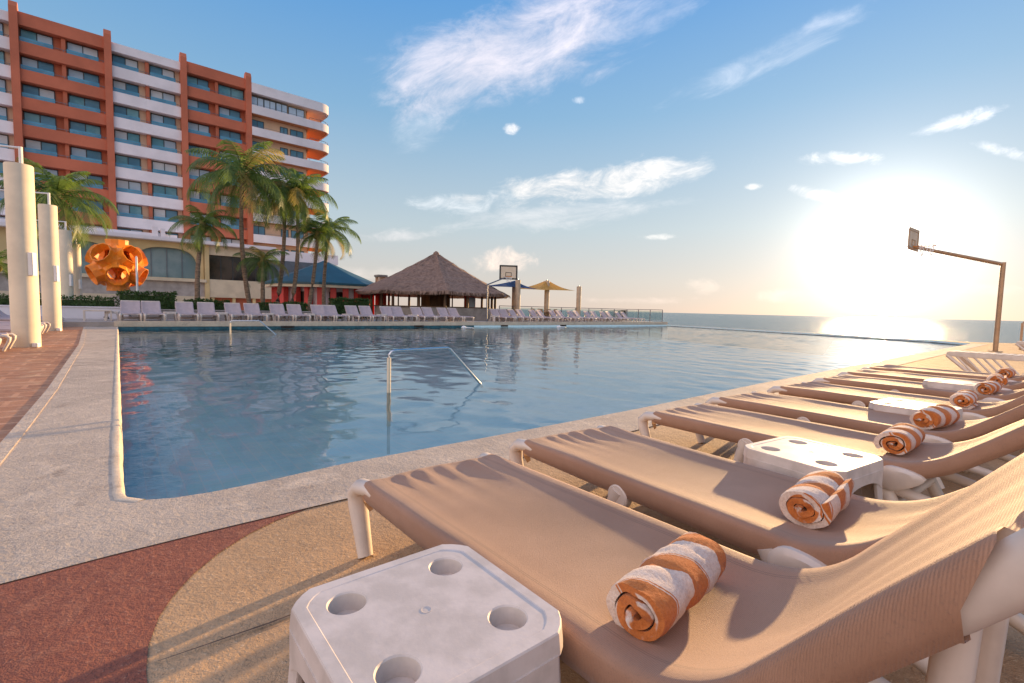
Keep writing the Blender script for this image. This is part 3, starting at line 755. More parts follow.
# ------------------------------------------------------------------ rolled towels
def make_towel(seed, label, group):
    rng = random.Random(seed); mb = MB()
    L = .37; turns = 2.6; NS = 84; NX = 34; r_in = .014; turns = (2.6, 2.9, 2.4, 3.1, 2.7)[(seed-1) % 5]; r_out = .083; th_ = .0215
    def sp(q, inner):
        f_ = q/NS; an = -f_*turns*2*math.pi + 1.9; rr = r_in+(r_out-r_in)*f_ - (th_ if inner else 0)
        rr = max(.002, rr); return rr, an
    for j in range(NX+1):
        xf = j/NX; x = (xf-.5)*L
        bulge = 1+.05*math.sin(xf*math.pi)-.09*math.exp(-((xf-.36)/.05)**2)-.04*math.exp(-((xf-.74)/.04)**2)
        if xf < .04 or xf > .96: bulge *= .975
        for inner in (0, 1):
            for q in range(NS+1):
                qq = q if not inner else NS-q
                rr, an = sp(qq, inner); f_ = qq/NS
                rr = rr*bulge + (.0075*noise.noise(Vector((x*9, math.cos(an)*1.3+seed, math.sin(an)*1.3))) + .004*noise.noise(Vector((x*30+math.cos(an)*2, seed, math.sin(an)*2))))*(.4+.6*f_)
                y = rr*math.cos(an)*1.13; z = rr*math.sin(an)*.93
                tel = (1-f_)*(.012*math.sin(an*2+seed)-.018)*(1 if xf < .5 else -1)*abs(2*xf-1)**3*-1
                edge = .006*noise.noise(Vector((an*1.5, seed*2.2, xf)))*abs(2*xf-1)**4
                z0 = -.068
                if z < z0: z = z0+(z-z0)*.15
                mb.v.append((x-tel+edge, y, z+.070))
    K = 2*(NS+1)
    for j in range(NX):
        for q in range(K): q2 = (q+1) % K; mb.face([j*K+q, j*K+q2, (j+1)*K+q2, (j+1)*K+q])
    for j in (0, NX):
        for q in range(NS): mb.face([j*K+q, j*K+q+1, j*K+K-2-q, j*K+K-1-q])
    o = mb.build('rolled_towel', M['towel'], smooth=True, auto=60)
    return tag(o, label, 'towel', group)
GW = 'rolled towels on the front loungers'
tl = ['orange and white striped towel roll on the nearest lounger', 'striped towel roll on the second lounger, in front of the second white table', 'striped towel roll on the third lounger from the camera',
      'striped towel roll on the fourth lounger, right behind a larger looking roll', 'striped towel roll on the fifth lounger from the camera', 'striped towel roll on the sixth lounger from the camera',
      'striped towel roll on the seventh lounger from the camera', 'farthest striped towel roll, on the eighth lounger from the camera']
tp = {}
for i in range(8):
    c, rz = loungers[i]; ty = (1.30, 1.38, 1.40, 1.41, 1.38, 1.4, 1.4, 1.42)[i]; tx = (.045, -.06, -.10, -.05, -.09, -.04, -.05, -.02)[i]
    q = Matrix.Rotation(rz, 4, 'Z') @ Vector((-tx*-1, ty, 0)); sd = i % 5
    if sd not in tp: o = make_towel(sd+1, tl[i], GW); tp[sd] = o
    else: o = tp[sd].copy(); COL.objects.link(o); o['label'] = tl[i]
    # the roll lies across the lounger; its open end turned a little to the camera
    o.location = (c.x+q.x, c.y+q.y, .006+.345-.020); o.rotation_euler = (0, 0, rz+math.pi + R((7, 10, 4, -4, 6, 0, 8, 3, 5, 2)[i]))

# ------------------------------------------------------------------ turned slatted loungers at the right end
def slatted(loc, rz, label):
    root = empty('slatted_lounger', loc, rz, label, 'sun lounger', 'slatted loungers at the right end')
    for sx in (-1, 1):
        mb = MB(); mb.box((sx*.31, .95, .40), (.05, 1.9, .085)); mb.build('side_rail', M['plastic'], root, bevel=.01)
        mb = MB(); mb.tube([(sx*.31, .0, .38), (sx*.31, .42, 0)], .034, 8); mb.build('leg', M['plastic'], root, smooth=True)
        mb = MB(); mb.tube([(sx*.31, 1.35, .38), (sx*.31, .98, 0)], .028, 8); mb.build('leg', M['plastic'], root, smooth=True)
        mb = MB(); mb.tube([(sx*.31, 1.8, .38), (sx*.31, 1.6, 0)], .028, 8); mb.build('leg', M['plastic'], root, smooth=True)
    mb = MB()
    for k in range(17): mb.box((0, .06+k*.112, .450), (.6, .085, .012))
    mb.build('seat_slats', M['plastic'], root, bevel=.003)
    mb = MB()
    for k in range(6): mb.tube([(.31, .14+k*.13, .37), (.31, .44+k*.13, .03)], .020, 6)
    mb.build('side_slats', M['plastic'], root, smooth=True)
slatted((8.95, 9.75, .006), TH+math.pi-R(4), 'pale slatted lounger without fabric at the far end of the front row')
slatted((15.9, 15.1, .006), TH+math.pi, 'distant slatted lounger by the foot of the tall bent pole')

# ------------------------------------------------------------------ far loungers and tables
GF = 'sun loungers in the row across the pool'
ords = ['first', 'second', 'third', 'fourth', 'fifth', 'sixth', 'seventh', 'eighth', 'ninth', 'tenth', 'eleventh', 'twelfth', 'thirteenth', 'fourteenth', 'fifteenth', 'sixteenth', 'seventeenth',
        'eighteenth', 'nineteenth', 'twentieth', 'twenty-first', 'twenty-second', 'twenty-third', 'twenty-fourth', 'twenty-fifth', 'twenty-sixth', 'twenty-seventh', 'twenty-eighth', 'twenty-ninth',
        'thirtieth', 'thirty-first', 'thirty-second', 'thirty-third', 'thirty-fourth', 'thirty-fifth', 'thirty-sixth', 'thirty-seventh', 'thirty-eighth']
HYV[0] = 1.49
fp = make_lounger(7, 'sling_far', '', GF, ba=R(50), rend=2.16)
cnt = 0; first = True; rng = random.Random(9); k = 0; tcount = 0
farpos = []
for pr in range(18):
    if pr == 9: continue
    s0 = .44+pr*2.0
    if pr > 9: s0 = .44+pr*2.02
    for dx in (0, .80): farpos.append((s0+dx, pr))
for (s, pr) in farpos:
    lb = f'faded lilac sling lounger across the pool, {ords[cnt]} from the left end of the far row'
    loc = RW(s, .45+rng.uniform(-.05, .05), DZ+.004); rz = TH+R(rng.uniform(-2.5, 2.5))
    if pr > 10: rz += R(16)
    if first: o = fp; first = False; o['label'] = lb; o.location = loc; o.rotation_euler = (0, 0, rz)
    else: shared_copy(fp, loc, rz, lb)
    cnt += 1
tcount = 0
for pr in range(17):
    if pr in (8, 9): continue
    s = .44+pr*(2.0 if pr < 9 else 2.02)-.6 if pr < 9 else .44+pr*2.02-.6
    lb = f'small white side table across the pool, {ords[tcount]} table from the left in the far row'
    shared_copy(tb, RW(s, 1.35, DZ+.004), TH, lb, 'white side tables in the row across the pool'); tcount += 1
# one unfolded flat lounger frame on the far left of the row and one at the right
o = empty('low_bench', RW(-.62, 1.2, DZ), TH, 'white low bench at the left end of the far lounger row', 'bench')
mb = MB(); mb.box((0, 0, .42), (.9, .5, .05)); mb.build('seat', M['plastic'], o, bevel=.01)
for sx in (-1, 1):
    for sy in (-1, 1):
        mb = MB(); mb.box((sx*.42, sy*.22, .2), (.05, .05, .4)); mb.build('leg', M['plastic'], o)
# loungers on the left deck between the columns
GL = 'sun loungers on the left deck'
for i, d_ in enumerate((0, 1, 2, 3, 4, 5.1, 7.4, 8.4, 9.4, 10.4, 11.5, 14.5, 15.5, 16.5, 17.5)):
    p = Vector((-6.75, 6.3, .008))+B*d_ + A*(rng.uniform(-.08, .05)-.62)
    lb = f'pale lounger on the left deck, {ords[i]} one counted from the camera along the columns'
    shared_copy(fp, p, R(129.2+rng.uniform(-3, 3)), lb, GL)

# ------------------------------------------------------------------ left columns (shade sail posts)
def make_column(h_=3.95, label='', group=''):
    root = empty('shade_column', label=label, cat='column', group=group)
    mb = MB(); mb.lathe([(.235, 0), (.235, h_-.02), (.225, h_)], n=40); mb.build('shaft', M['column'], root, smooth=True)
    mb = MB(); mb.tube([(.05, 0, h_-.01), (.05, 0, h_+.38)], .035, 8); mb.tube([(.05, 0, h_+.36), (-1.1, -.5, h_+.31)], .022, 8); mb.build('bracket', M['lamp_white'], root, smooth=True)
    mb = MB(); mb.box((.24, -.08, h_*.46), (.10, .12, .50)); mb.build('junction_box', M['lamp_white'], root, bevel=.01)
    mb = MB(); mb.box((.28, -.12, .05), (.11, .10, .09)); mb.build('floor_socket', M['lamp_white'], root, bevel=.01)
    return root
cl = ['cream round column on the left deck, nearest and tallest in view', 'second cream column on the left deck, right behind the nearest one', 'third cream column on the left deck', 'farthest and thinnest looking cream column on the left deck']
c0 = None
for i, (x, y) in enumerate(((-10.76, 10.6), (-15.35, 16.0), (-20.15, 21.75), (-24.55, 27.1))):
    if c0 is None: c0 = make_column(3.95, cl[0], 'cream columns on the left deck'); c0.location = (x, y, .006); c0.rotation_euler = (0, 0, R(8))
    else: cc_ = shared_copy(c0, (x, y, .006), R(8), cl[i]); cc_.scale = (1, 1, 1.045)

# ------------------------------------------------------------------ hotel tower
FT = R(41.1); H0 = 28.0
P0 = Vector((-1.5354*H0, 1.8599*H0, 0))
hot = empty('hotel', P0, FT, 'tall terracotta and white hotel with stacked balconies behind the palms', 'hotel')
RD = .85; PIT = 2.6
mb = MB(); mb.b2(-24, 20.3, RD+.25, 15, 0, 27.9); mb.build('tower_block', M['peach_wall'], hot)
mb = MB()
mb.b2(-6.86, .0, RD, RD+.24, 5, 27.9); mb.b2(6.58, 13.19, RD, RD+.24, 5, 27.9); mb.build('orange_wall', M['orange_wall'], hot)
mb = MB(); mb.b2(-24, -6.86, RD, RD+.24, 5, 27.9); mb.b2(0, 6.58, RD, RD+.24, 5, 27.9); mb.b2(13.19, 20.3, RD, RD+.24, 5, 27.6); mb.build('cream_wall', M['peach_wall'], hot)
for x in (-20.6, -13.72, -6.86, 0, 6.58, 13.19):
    mb = MB(); b = len(mb.v)
    mb.prism([(x-.30, -.28), (x+.30, -.28), (x+.30, RD+.1), (x-.30, RD+.1)], 0, 28.6)
    top = [(x-.30, -.28, 28.6), (x+.30, -.28, 28.6), (x+.30, RD+.1, 28.6), (x-.30, RD+.1, 28.6), (x-.30, -.02, 29.12), (x+.30, -.02, 29.12), (x+.30, .55, 29.12), (x-.30, .55, 29.12)]
    b = len(mb.v); mb.v += top
    for q in ((0, 1, 5, 4), (1, 2, 6, 5), (2, 3, 7, 6), (3, 0, 4, 7), (4, 5, 6, 7)): mb.face([b+i for i in q])
    mb.build('pilaster', M['orange_wall'], hot)
bays = [(-20.3, -14.02, 'orange_wall'), (-13.42, -7.16, 'white_wall'), (-6.56, -.30, 'orange_wall'), (.30, 6.28, 'white_wall'), (6.88, 12.89, 'orange_wall')]
rng = random.Random(3)
for bi, (x0, x1, mn) in enumerate(bays):
    for k_ in range(9):
        zt = (28.35 if k_ == 0 else 28.27)-PIT*k_-(.32 if mn == 'white_wall' and k_ == 0 else 0); zb = 27.16-PIT*k_
        mb = MB(); mb.b2(x0, x1, 0, .16, zb, zt); mb.b2(x0, x1, .16, RD, zb+.003, zb+.17)
        if k_ == 0: mb.b2(x0, x1, .16, RD+.3, 27.75, 27.93)
        mb.build('balcony', M[mn], hot)
        if k_ == 0: continue
        if bi >= 1:
            mb = MB(); mb.tube([(x0, .10, zt+.22), (x1, .10, zt+.22)], .025, 6)
            for q in range(5): mb.tube([(x0+.1+q*(x1-x0-.2)/4, .10, zt), (x0+.1+q*(x1-x0-.2)/4, .10, zt+.22)], .02, 5)
            mb.build('handrail', M['rail'], hot, smooth=True)
    xm = (x0+x1)/2
    mb = MB(); mb.b2(xm-.16, xm+.16, .35, RD, 5, 27.1); mb.build('party_fin', M['orange_wall'], hot)
    for k_ in range(8):
        zb = 27.16-PIT*(k_+1)+.18
        for (wx0, wx1) in ((x0+.05, xm-.75), (xm+.25, x1-.45)):
            if bi == 0: continue
            blue = bi == 4 and k_ == 0 and wx0 > xm
            if blue: wx0, wx1 = xm+.2, x1-.05
            w = empty('window', parent_dummy := (0, 0, 0)) if False else None
            z0, z1 = zb, zb+2.36
            mb = MB(); yy = RD-.02
            for (a0, a1, c0_, c1_) in ((wx0, wx1, z0, z0+.08), (wx0, wx1, z1-.08, z1), (wx0, wx0+.08, z0, z1), (wx1-.08, wx1, z0, z1), ((wx0+wx1)/2-.04, (wx0+wx1)/2+.04, z0, z1)):
                mb.b2(a0, a1, yy-.06, yy, c0_, c1_)
            fr_ = mb.build('window', M['frame'], hot)
            for h_ in (0, 1):
                mb = MB(); xa = wx0+.08 if h_ == 0 else (wx0+wx1)/2+.04; xb = (wx0+wx1)/2-.04 if h_ == 0 else wx1-.08
                mb.b2(xa, xb, yy-.03, yy-.012, z0+.08, z1-.08)
                mb.build('pane', M['pane_blue'] if blue else rng.choice((M['pane_curtain'], M['pane_curtain'], M['pane'], M['pane'], M['pane_white'], M['pane_blue'])), fr_)
            if (not blue) and k_ < 8:       # tinted glass balustrade behind the solid parapet top
                zt = 28.27-PIT*(k_+1)
                mb = MB(); mb.b2(wx0, wx1, .085, .1, zt, zt+.42); mb.build('balustrade_glass', M['balcony_glass'], hot)
# right end section: white balconies wrapping the corner
for k_ in range(9):
    zt = 28.02-2.62*k_; zb = zt-(1.0 if k_ else 1.15)
    pts = [(13.5, -.30), (21.9, -.30), (22.6, -.12), (23.1, .35), (23.25, 1.1), (23.25, 4.6)]
    mb = MB(); th_ = .16; inn = [(13.5, -.14), (21.85, -.14), (22.5, .02), (22.93, .43), (23.09, 1.1), (23.09, 4.6)]
    b = len(mb.v)
    for (o_, i_) in zip(pts, inn): mb.v += [(o_[0], o_[1], zb), (o_[0], o_[1], zt), (i_[0], i_[1], zt), (i_[0], i_[1], zb)]
    for j in range(len(pts)-1):
        for q in range(4): mb.face([b+j*4+q, b+j*4+(q+1) % 4, b+(j+1)*4+(q+1) % 4, b+(j+1)*4+q])
    mb.face([b, b+1, b+2, b+3]); e = b+(len(pts)-1)*4; mb.face([e, e+1, e+2, e+3])
    ob = mb.build('balcony', M['white_wall'], hot, smooth=True, auto=30)
    mb = MB(); mb.prism([(13.5, -.13), (21.8, -.13), (22.4, .05), (22.85, .45), (23.05, 1.1), (23.05, 4.6), (20.3, 4.6), (20.3, RD), (13.5, RD)], zb+.004, zb+.18)
    mb.build('balcony_slab', M['soft_orange'] if k_ else M['white_wall'], hot)
    if k_:
        mb = MB(); pp = [(20.4, -.22, zt+.30), (21.9, -.22, zt+.30), (22.5, -.05, zt+.30), (23.0, .4, zt+.30), (23.17, 1.1, zt+.30), (23.17, 4.5, zt+.30)]
        mb.tube(pp, .03, 6); mb.tube([(13.6, -.22, zt+.16), (20.4, -.22, zt+.16)], .02, 6)
        for p_ in pp: mb.tube([(p_[0], p_[1], zt), p_], .022, 5)
        mb.build('handrail', M['rail'], hot, smooth=True)
        zz = zb+.18
        wins = ((13.55, 15.1, .5, 2.2), (17.0, 17.95, 1.0, 2.15), (18.25, 19.9, .7, 2.15)) if k_ > 1 else ((13.55, 15.0, .3, 2.25), (15.0, 16.4, .3, 2.25), (16.4, 17.8, .3, 2.25), (17.9, 19.9, .8, 2.2))
        for (wx0, wx1, a_, c_) in wins:
            z0, z1 = zb+a_, zb+c_; mb = MB(); yy = RD-.02 if k_ > 1 else .35
            if k_ == 1:
                pass
            for (q0, q1, c0_, c1_) in ((wx0, wx1, z0, z0+.07), (wx0, wx1, z1-.07, z1), (wx0, wx0+.07, z0, z1), (wx1-.07, wx1, z0, z1), ((wx0+wx1)/2-.035, (wx0+wx1)/2+.035, z0, z1)): mb.b2(q0, q1, yy-.06, yy, c0_, c1_)
            fr_ = mb.build('window', M['frame'], hot)
            mb = MB(); mb.b2(wx0+.07, wx1-.07, yy-.03, yy-.012, z0+.07, z1-.07); mb.build('pane', M['pane_curtain'] if k_ == 1 else M['pane'], fr_)
mb = MB(); mb.b2(20.31, 20.5, RD+.2, 14.5, 0, 26.9); mb.build('end_wall', M['soft_orange'], hot)
mb = MB(); mb.b2(22.0, 22.15, 2, 2.15, 28.0, 28.7); mb.box((22.1, 2.1, 28.75), (.5, .3, .3)); mb.build('roof_aerial', M['rail'], hot)

# ------------------------------------------------------------------ restaurant podium
pod = empty('restaurant_building', P0+Vector((math.sin(FT), -math.cos(FT), 0))*15, FT, 'low cream restaurant building with wide arched windows at the foot of the hotel', 'building')
def arch(x0, x1, z0, z1, flat=.35, n_=22):
    pts = [(x0, z0)]; w = (x1-x0)/2; hh = (z1-z0)
    for k in range(n_+1):
        q = math.pi-math.pi*k/n_; c_ = math.cos(q); s_ = math.sin(q)
        pts.append(((x0+x1)/2+w*math.copysign(abs(c_)**.75, c_), z0+hh*.25+hh*.75*abs(s_)**.62))
    pts.append((x1, z0)); return pts
def wall_holes(x0, x1, z0, z1, holes, y0, y1, name, m_, parent):
    bm = bmesh.new(); es = []
    for lp in [[(x0, z0), (x1, z0), (x1, z1), (x0, z1)]]+holes:
        vs = [bm.verts.new((p[0], y0, p[1])) for p in lp]; es += [bm.edges.new((vs[i], vs[(i+1) % len(vs)])) for i in range(len(vs))]
    g = bmesh.ops.triangle_fill(bm, use_beauty=True, edges=es)
    ex = bmesh.ops.extrude_face_region(bm, geom=list(bm.faces)); bmesh.ops.translate(bm, verts=[v for v in ex['geom'] if isinstance(v, bmesh.types.BMVert)], vec=(0, y1-y0, 0))
    bmesh.ops.recalc_face_normals(bm, faces=bm.faces)
    me = bpy.data.meshes.new(name); bm.to_mesh(me); bm.free(); me.materials.append(m_)
    o = bpy.data.objects.new(name, me); COL.objects.link(o); o.parent = parent; return o
M['yellow_wall'] = mat('yellow_render', (.66, .49, .24), .8, .06, .5)
hl = [arch(-18.5, -13.6, 3.2, 5.75), arch(-12.6, -7.6, 3.2, 5.8), arch(-6.2, -.3, 3.15, 5.85), arch(.95, 5.45, 3.15, 5.8)]
wall_holes(-22, 5.95, 3.0, 6.3, hl, 0, .5, 'wall', M['yellow_wall'], pod)
for lp in hl:
    xs = [p[0] for p in lp]; zs = [p[1] for p in lp]
    mb = MB(); mb.b2(min(xs)-.1, max(xs)+.1, .36, .40, 3.02, 6.0); wob = mb.build('window', M['arch_glass'], pod)
    mb = MB()
    for q in range(1, 4): xx = min(xs)+(max(xs)-min(xs))*q/4; mb.b2(xx-.025, xx+.025, .30, .35, 3.1, 5.7)
    mb.build('frame', M['rail'], wob)
mb = MB(); mb.b2(-22, 6.1, -.35, .2, 2.85, 3.12); mb.build('ledge', M['cream'], pod)
mb = MB(); mb.b2(-22, 6.0, 0, .4, 1.55, 2.85); mb.build('wall', M['concrete'], pod)
mb = MB(); mb.b2(-22, 6.0, -.1, .45, 0, 1.55); mb.build('wall', M['cream'], pod)
mb = MB(); mb.b2(-22, 12.0, -.8, 15, 6.3, 6.62); mb.build('roof', M['white_wall'], pod, bevel=.03)
mb = MB(); mb.b2(-22, 4, .2, 2, 6.62, 6.95); mb.b2(2.2, 2.6, 0, .4, 6.62, 7.5); mb.b2(2.8, 3.1, 0, .4, 6.62, 7.4); mb.build('roof_vent', M['white_wall'], pod)
mb = MB(); mb.b2(-22, 17.5, 1.2, 15, 0, 6.28); mb.build('core', M['cream'], pod)
mb = MB(); mb.b2(6.0, 6.35, -.25, .9, 0, 6.3); mb.build('pier', M['yellow_wall'], pod)
# dark dining room window and cream bow wall beneath
mb = MB(); mb.b2(6.35, 11.4, .35, .45, 3.2, 5.45); w = mb.build('window', M['dark_glass'], pod)
mb = MB()
for q in range(6): mb.b2(6.35+q*1.0, 6.40+q*1.0, .29, .345, 3.2, 5.4)
mb.build('frame', M['frame'], w)
mb = MB(); mb.b2(6.35, 12, -.1, .5, 5.45, 6.28); mb.build('fascia', M['cream'], pod)
mb = MB(); mb.b2(6.35, 11.9, -.2, .5, 1.5, 3.18); mb.build('wall', M['cream'], pod, bevel=.02)
mb = MB(); mb.b2(6.4, 11.8, .3, .5, .0, 1.5); mb.build('wall', M['orange_wall'], pod)
for q in range(4):
    mb = MB(); mb.b2(6.5+q*1.75, 6.75+q*1.75, -.1, .25, 0, 1.5); mb.build('post', M['yellow_wall'], pod)
# grey tent-like canopy at the right
M['grey_canopy'] = mat('grey_canopy', (.10, .12, .14), .7, .1, .8)
mb = MB(); mb.b2(11.4, 18.0, -.4, .6, 3.2, 5.35); mb.build('canopy', M['grey_canopy'], pod)
mb = MB(); mb.b2(11.4, 18.4, -.2, 4, 5.4, 6.4); mb.build('parapet', M['white_wall'], pod)

# low garden walls, hedges
GH = 'clipped hedges behind the far loungers'
def hedge(s0, s1, o, z0, z1, label, dens=900, wdt=.7):
    rng = random.Random(int(s0*10)+50); mb = MB(); n_ = int(dens*(s1-s0)*(z1-z0))
    mb.b2(s0+.1, s1-.1, -wdt/2+.12, wdt/2-.12, z0, z1-.14)
    for i in range(n_):
        x = rng.uniform(s0, s1); zt = z1+.10*noise.noise(Vector((x*1.7, o, 0)))
        f_ = rng.random()
        if f_ < .45: y = -wdt/2+rng.uniform(-.06, .08); z = rng.uniform(z0, zt)
        elif f_ < .8: y = rng.uniform(-wdt/2, wdt/2); z = zt+rng.uniform(-.12, .05)
        else: y = wdt/2+rng.uniform(-.08, .06); z = rng.uniform(z0, zt)
        d = Vector((rng.gauss(0, 1), rng.gauss(0, 1), rng.gauss(0, 1))).normalized(); e = d.cross(Vector((rng.random(), rng.random(), 1))).normalized(); L = rng.uniform(.05, .11)
        c_ = Vector((x, y, z)); b = len(mb.v)
        mb.v += [tuple(c_-d*L*.2), tuple(c_+e*L*.4+d*L*.4), tuple(c_+d*L), tuple(c_-e*L*.4+d*L*.4)]; mb.face([b, b+1, b+2, b+3])
    p = RW(0, o, 0); ob = mb.build('hedge', M['bush'], loc=p, rz=TH); tag(ob, label, 'hedge', GH); return ob
hedge(-7.5, .0, 4.3, DZ+.5, 1.18, 'long low hedge behind the columns at the left, in front of the orange sculpture', 800)
hedge(.0, 2.3, 4.2, DZ+.4, 1.48, 'taller dark clipped hedge right under the orange sculpture')
hedge(2.6, 4.6, 4.3, DZ, 1.15, 'low hedge left of the tall curved palm')
hedge(6.0, 8.6, 4.5, DZ, 1.12, 'low hedge around the feet of the palm pair')
hedge(10.1, 12.6, 5.0, DZ, 1.46, 'rounded bright hedge in front of the red pavilion')
hedge(-14, -8.0, 3.6, DZ+.2, 1.4, 'hedge at the left edge of the picture behind the pale loungers', 500)
def lowwall(s0, s1, o0, o1, h_, label, m_='cream'):
    mb = MB(); mb.b2(s0, s1, o0, o1, 0, h_); mb.b2(s0-.04, s1+.04, o0-.04, o1+.04, h_+.002, h_+.06)
    ob = mb.build('garden_wall', M[m_], loc=RW(0, 0, DZ), rz=TH, bevel=.01); return tag(ob, label, 'wall', 'low garden walls')
lowwall(-7.5, .4, 3.6, 3.85, .50, 'low cream garden wall under the hedge left of the far loungers', 'white_wall')
lowwall(.5, 9.4, 3.5, 3.75, .42, 'low pale garden wall behind the far loungers below the palms', 'concrete')

# ------------------------------------------------------------------ orange sculpture
def sculpture():
    bm = bmesh.new(); bmesh.ops.create_icosphere(bm, subdivisions=1, radius=1.0)
    dirs = [v.co.normalized() for v in bm.verts]; fcs = [[v.co.normalized() for v in f.verts] for f in bm.faces]; bm.free()
    mb = MB()
    # twelve open round cups facing outward, joined by pointed folded webs on the twenty triangles
    for d in dirs:
        e1 = d.orthogonal().normalized(); e2 = d.cross(e1); n_ = 10; b = len(mb.v)
        for (r_, h_) in ((.36, .78), (.40, 1.0), (.50, 1.30), (.53, 1.27), (.46, .98), (.50, .74)):
            for k in range(n_):
                q = 2*math.pi*k/n_
                if h_ > 1.2: r_ = (.66 if k % 2 else .44)+(.03 if h_ < 1.29 else 0)
                if 1.2 < h_: h_ = (1.34 if k % 2 else 1.16)
                mb.v.append(tuple((d*h_+(e1*math.cos(q)+e2*math.sin(q))*r_)*1.12))
        for j in range(5):
            for k in range(n_): mb.face([b+j*n_+k, b+j*n_+(k+1) % n_, b+(j+1)*n_+(k+1) % n_, b+(j+1)*n_+k])
    for tri in fcs:
        c = (tri[0]+tri[1]+tri[2]).normalized(); apex = c*1.08
        pts = [t_*.45+c*.75 for t_ in tri]
        b = len(mb.v); mb.v += [tuple(apex)] + [tuple(p_*1.05) for p_ in pts]
        mids = [((tri[i]+tri[(i+1) % 3]).normalized()*1.02) for i in range(3)]; mb.v += [tuple(m_) for m_ in mids]
        for i in range(3):
            mb.face([b, b+1+i, b+4+i]); mb.face([b, b+4+i, b+1+(i+1) % 3])
    return mb
sc_root = empty('abstract_sculpture', RW(.05, 6.5, 0), R(56), 'large orange pierced star shaped sculpture on the lawn before the restaurant', 'sculpture')
mbs = sculpture(); mbs.v = [(x*.90, y*.90, z*.98+2.80) for x, y, z in mbs.v]
ob = mbs.build('star_body', M['orange_paint'], sc_root)
mb = MB(); mb.lathe([(.5, .1), (.45, 1.0), (.3, 1.3)], n=20); mb.build('pedestal', M['concrete'], sc_root, smooth=True)
pl_ = empty('flag_pole', RW(.78, 5.2, DZ), 0, 'thin white pole standing before the orange sculpture', 'pole')
mb = MB(); mb.lathe([(.05, 0), (.045, 3.0), (.02, 3.05)], n=10); mb.build('shaft', M['lamp_white'], pl_, smooth=True)
mb = MB(); mb.lathe([(.14, 0), (.14, .05), (.06, .1)], n=12); mb.build('base', M['lamp_white'], pl_, smooth=True)

# ------------------------------------------------------------------ palms
def palm(base, top, crown, nf, fl, seed, label, dry=.25, r0_=.17):
    rng = random.Random(seed); root = empty('palm_tree', base, 0, label, 'palm tree', 'coconut palms by the far deck')
    b_ = Vector((0, 0, 0)); t_ = Vector(top)-Vector(base); mb = MB(); pts = []; rr = []
    for i in range(15):
        f_ = i/14; p_ = b_.lerp(t_, f_); bend = math.sin(f_*math.pi)*t_.length*.035
        p_ = p_+Vector((bend*math.cos(seed), bend*math.sin(seed), 0)); pts.append(p_); rr.append(r0_*(1.35-.65*min(1, f_*6)) if f_ < .12 else r0_*(.74-.26*f_)+(.012 if i % 2 else 0))
    mb.tube(pts, rr, 12); mb.build('trunk', M['trunk'], root, smooth=True)
    mb = MB(); mb.lathe([(.10, -.35), (.19, -.05), (.16, .2), (.05, .45)], c=tuple(t_), n=10)
    for k in range(7):
        q = rng.uniform(0, 6.28); c_ = t_+Vector((math.cos(q)*.2, math.sin(q)*.2, rng.uniform(-.25, -.02))); mb.lathe([(.02, -.12), (.09, -.05), (.10, .04), (.03, .12)], c=tuple(c_), n=7)
    mb.build('crown_shaft', M['leaf_dry'], root, smooth=True)
    mbs_ = [MB(), MB()]
    for k in range(nf):
        q = 2*math.pi*(k*.381966) + rng.uniform(-.2, .2); age = (k+.5)/nf
        el_ = R(78-112*age + rng.uniform(-8, 8)); L = fl*(.72+.33*math.sin(age*2.6)+rng.uniform(-.08, .08))
        hor = Vector((math.cos(q), math.sin(q), 0)); mbx = mbs_[1 if rng.random() < dry*(.4+age) else 0]
        p_ = t_.copy()+Vector((0, 0, .1)); ns = 18; path = []; a_ = el_
        for i in range(ns+1):
            path.append(p_.copy()); p_ = p_+(hor*math.cos(a_)+Vector((0, 0, math.sin(a_))))*(L/ns); a_ -= R(3.4+4.6*(i/ns))*(1.1 if age > .3 else .85)
        mbx.tube(path, [max(.006, .028*(1-i/ns)) for i in range(ns+1)], 4)
        side = hor.cross(Vector((0, 0, 1))); sway = rng.uniform(-.25, .25)
        for i in range(2, ns+1):
            for sub in (0, .5):
                if i == ns and sub: continue
                f_ = (i+sub)/ns; i1 = min(ns, i+1); pp = path[i].lerp(path[i1], sub); tg = (path[i1]-path[i-1]).normalized()
                ll = L*.30*(math.sin(min(1, f_)*math.pi*.86+.25))**.8*rng.uniform(.85, 1.1)
                for sg in (-1, 1):
                    dr = (side*sg*.85 + tg*.55 + Vector((0, 0, -.28-.45*age+rng.uniform(-.15, .1)))).normalized()
                    w_ = tg*.022*fl/2.6
                    m1 = pp+dr*ll*.5; m2 = pp+dr*ll+Vector((0, 0, -ll*.30))
                    b = len(mbx.v); mbx.v += [tuple(pp-w_), tuple(pp+w_), tuple(m1+w_*1.1), tuple(m1-w_*1.1), tuple(m2)]
                    mbx.face([b, b+1, b+2, b+3]); mbx.face([b+3, b+2, b+4])
    mbs_[0].build('fronds', M['leaf'], root)
    if mbs_[1].v: mbs_[1].build('fronds', M['leaf_dry'], root)
    return root
def PL(sb, o, st, zt): return RW(sb, o, DZ-.02), RW(st, o, zt)
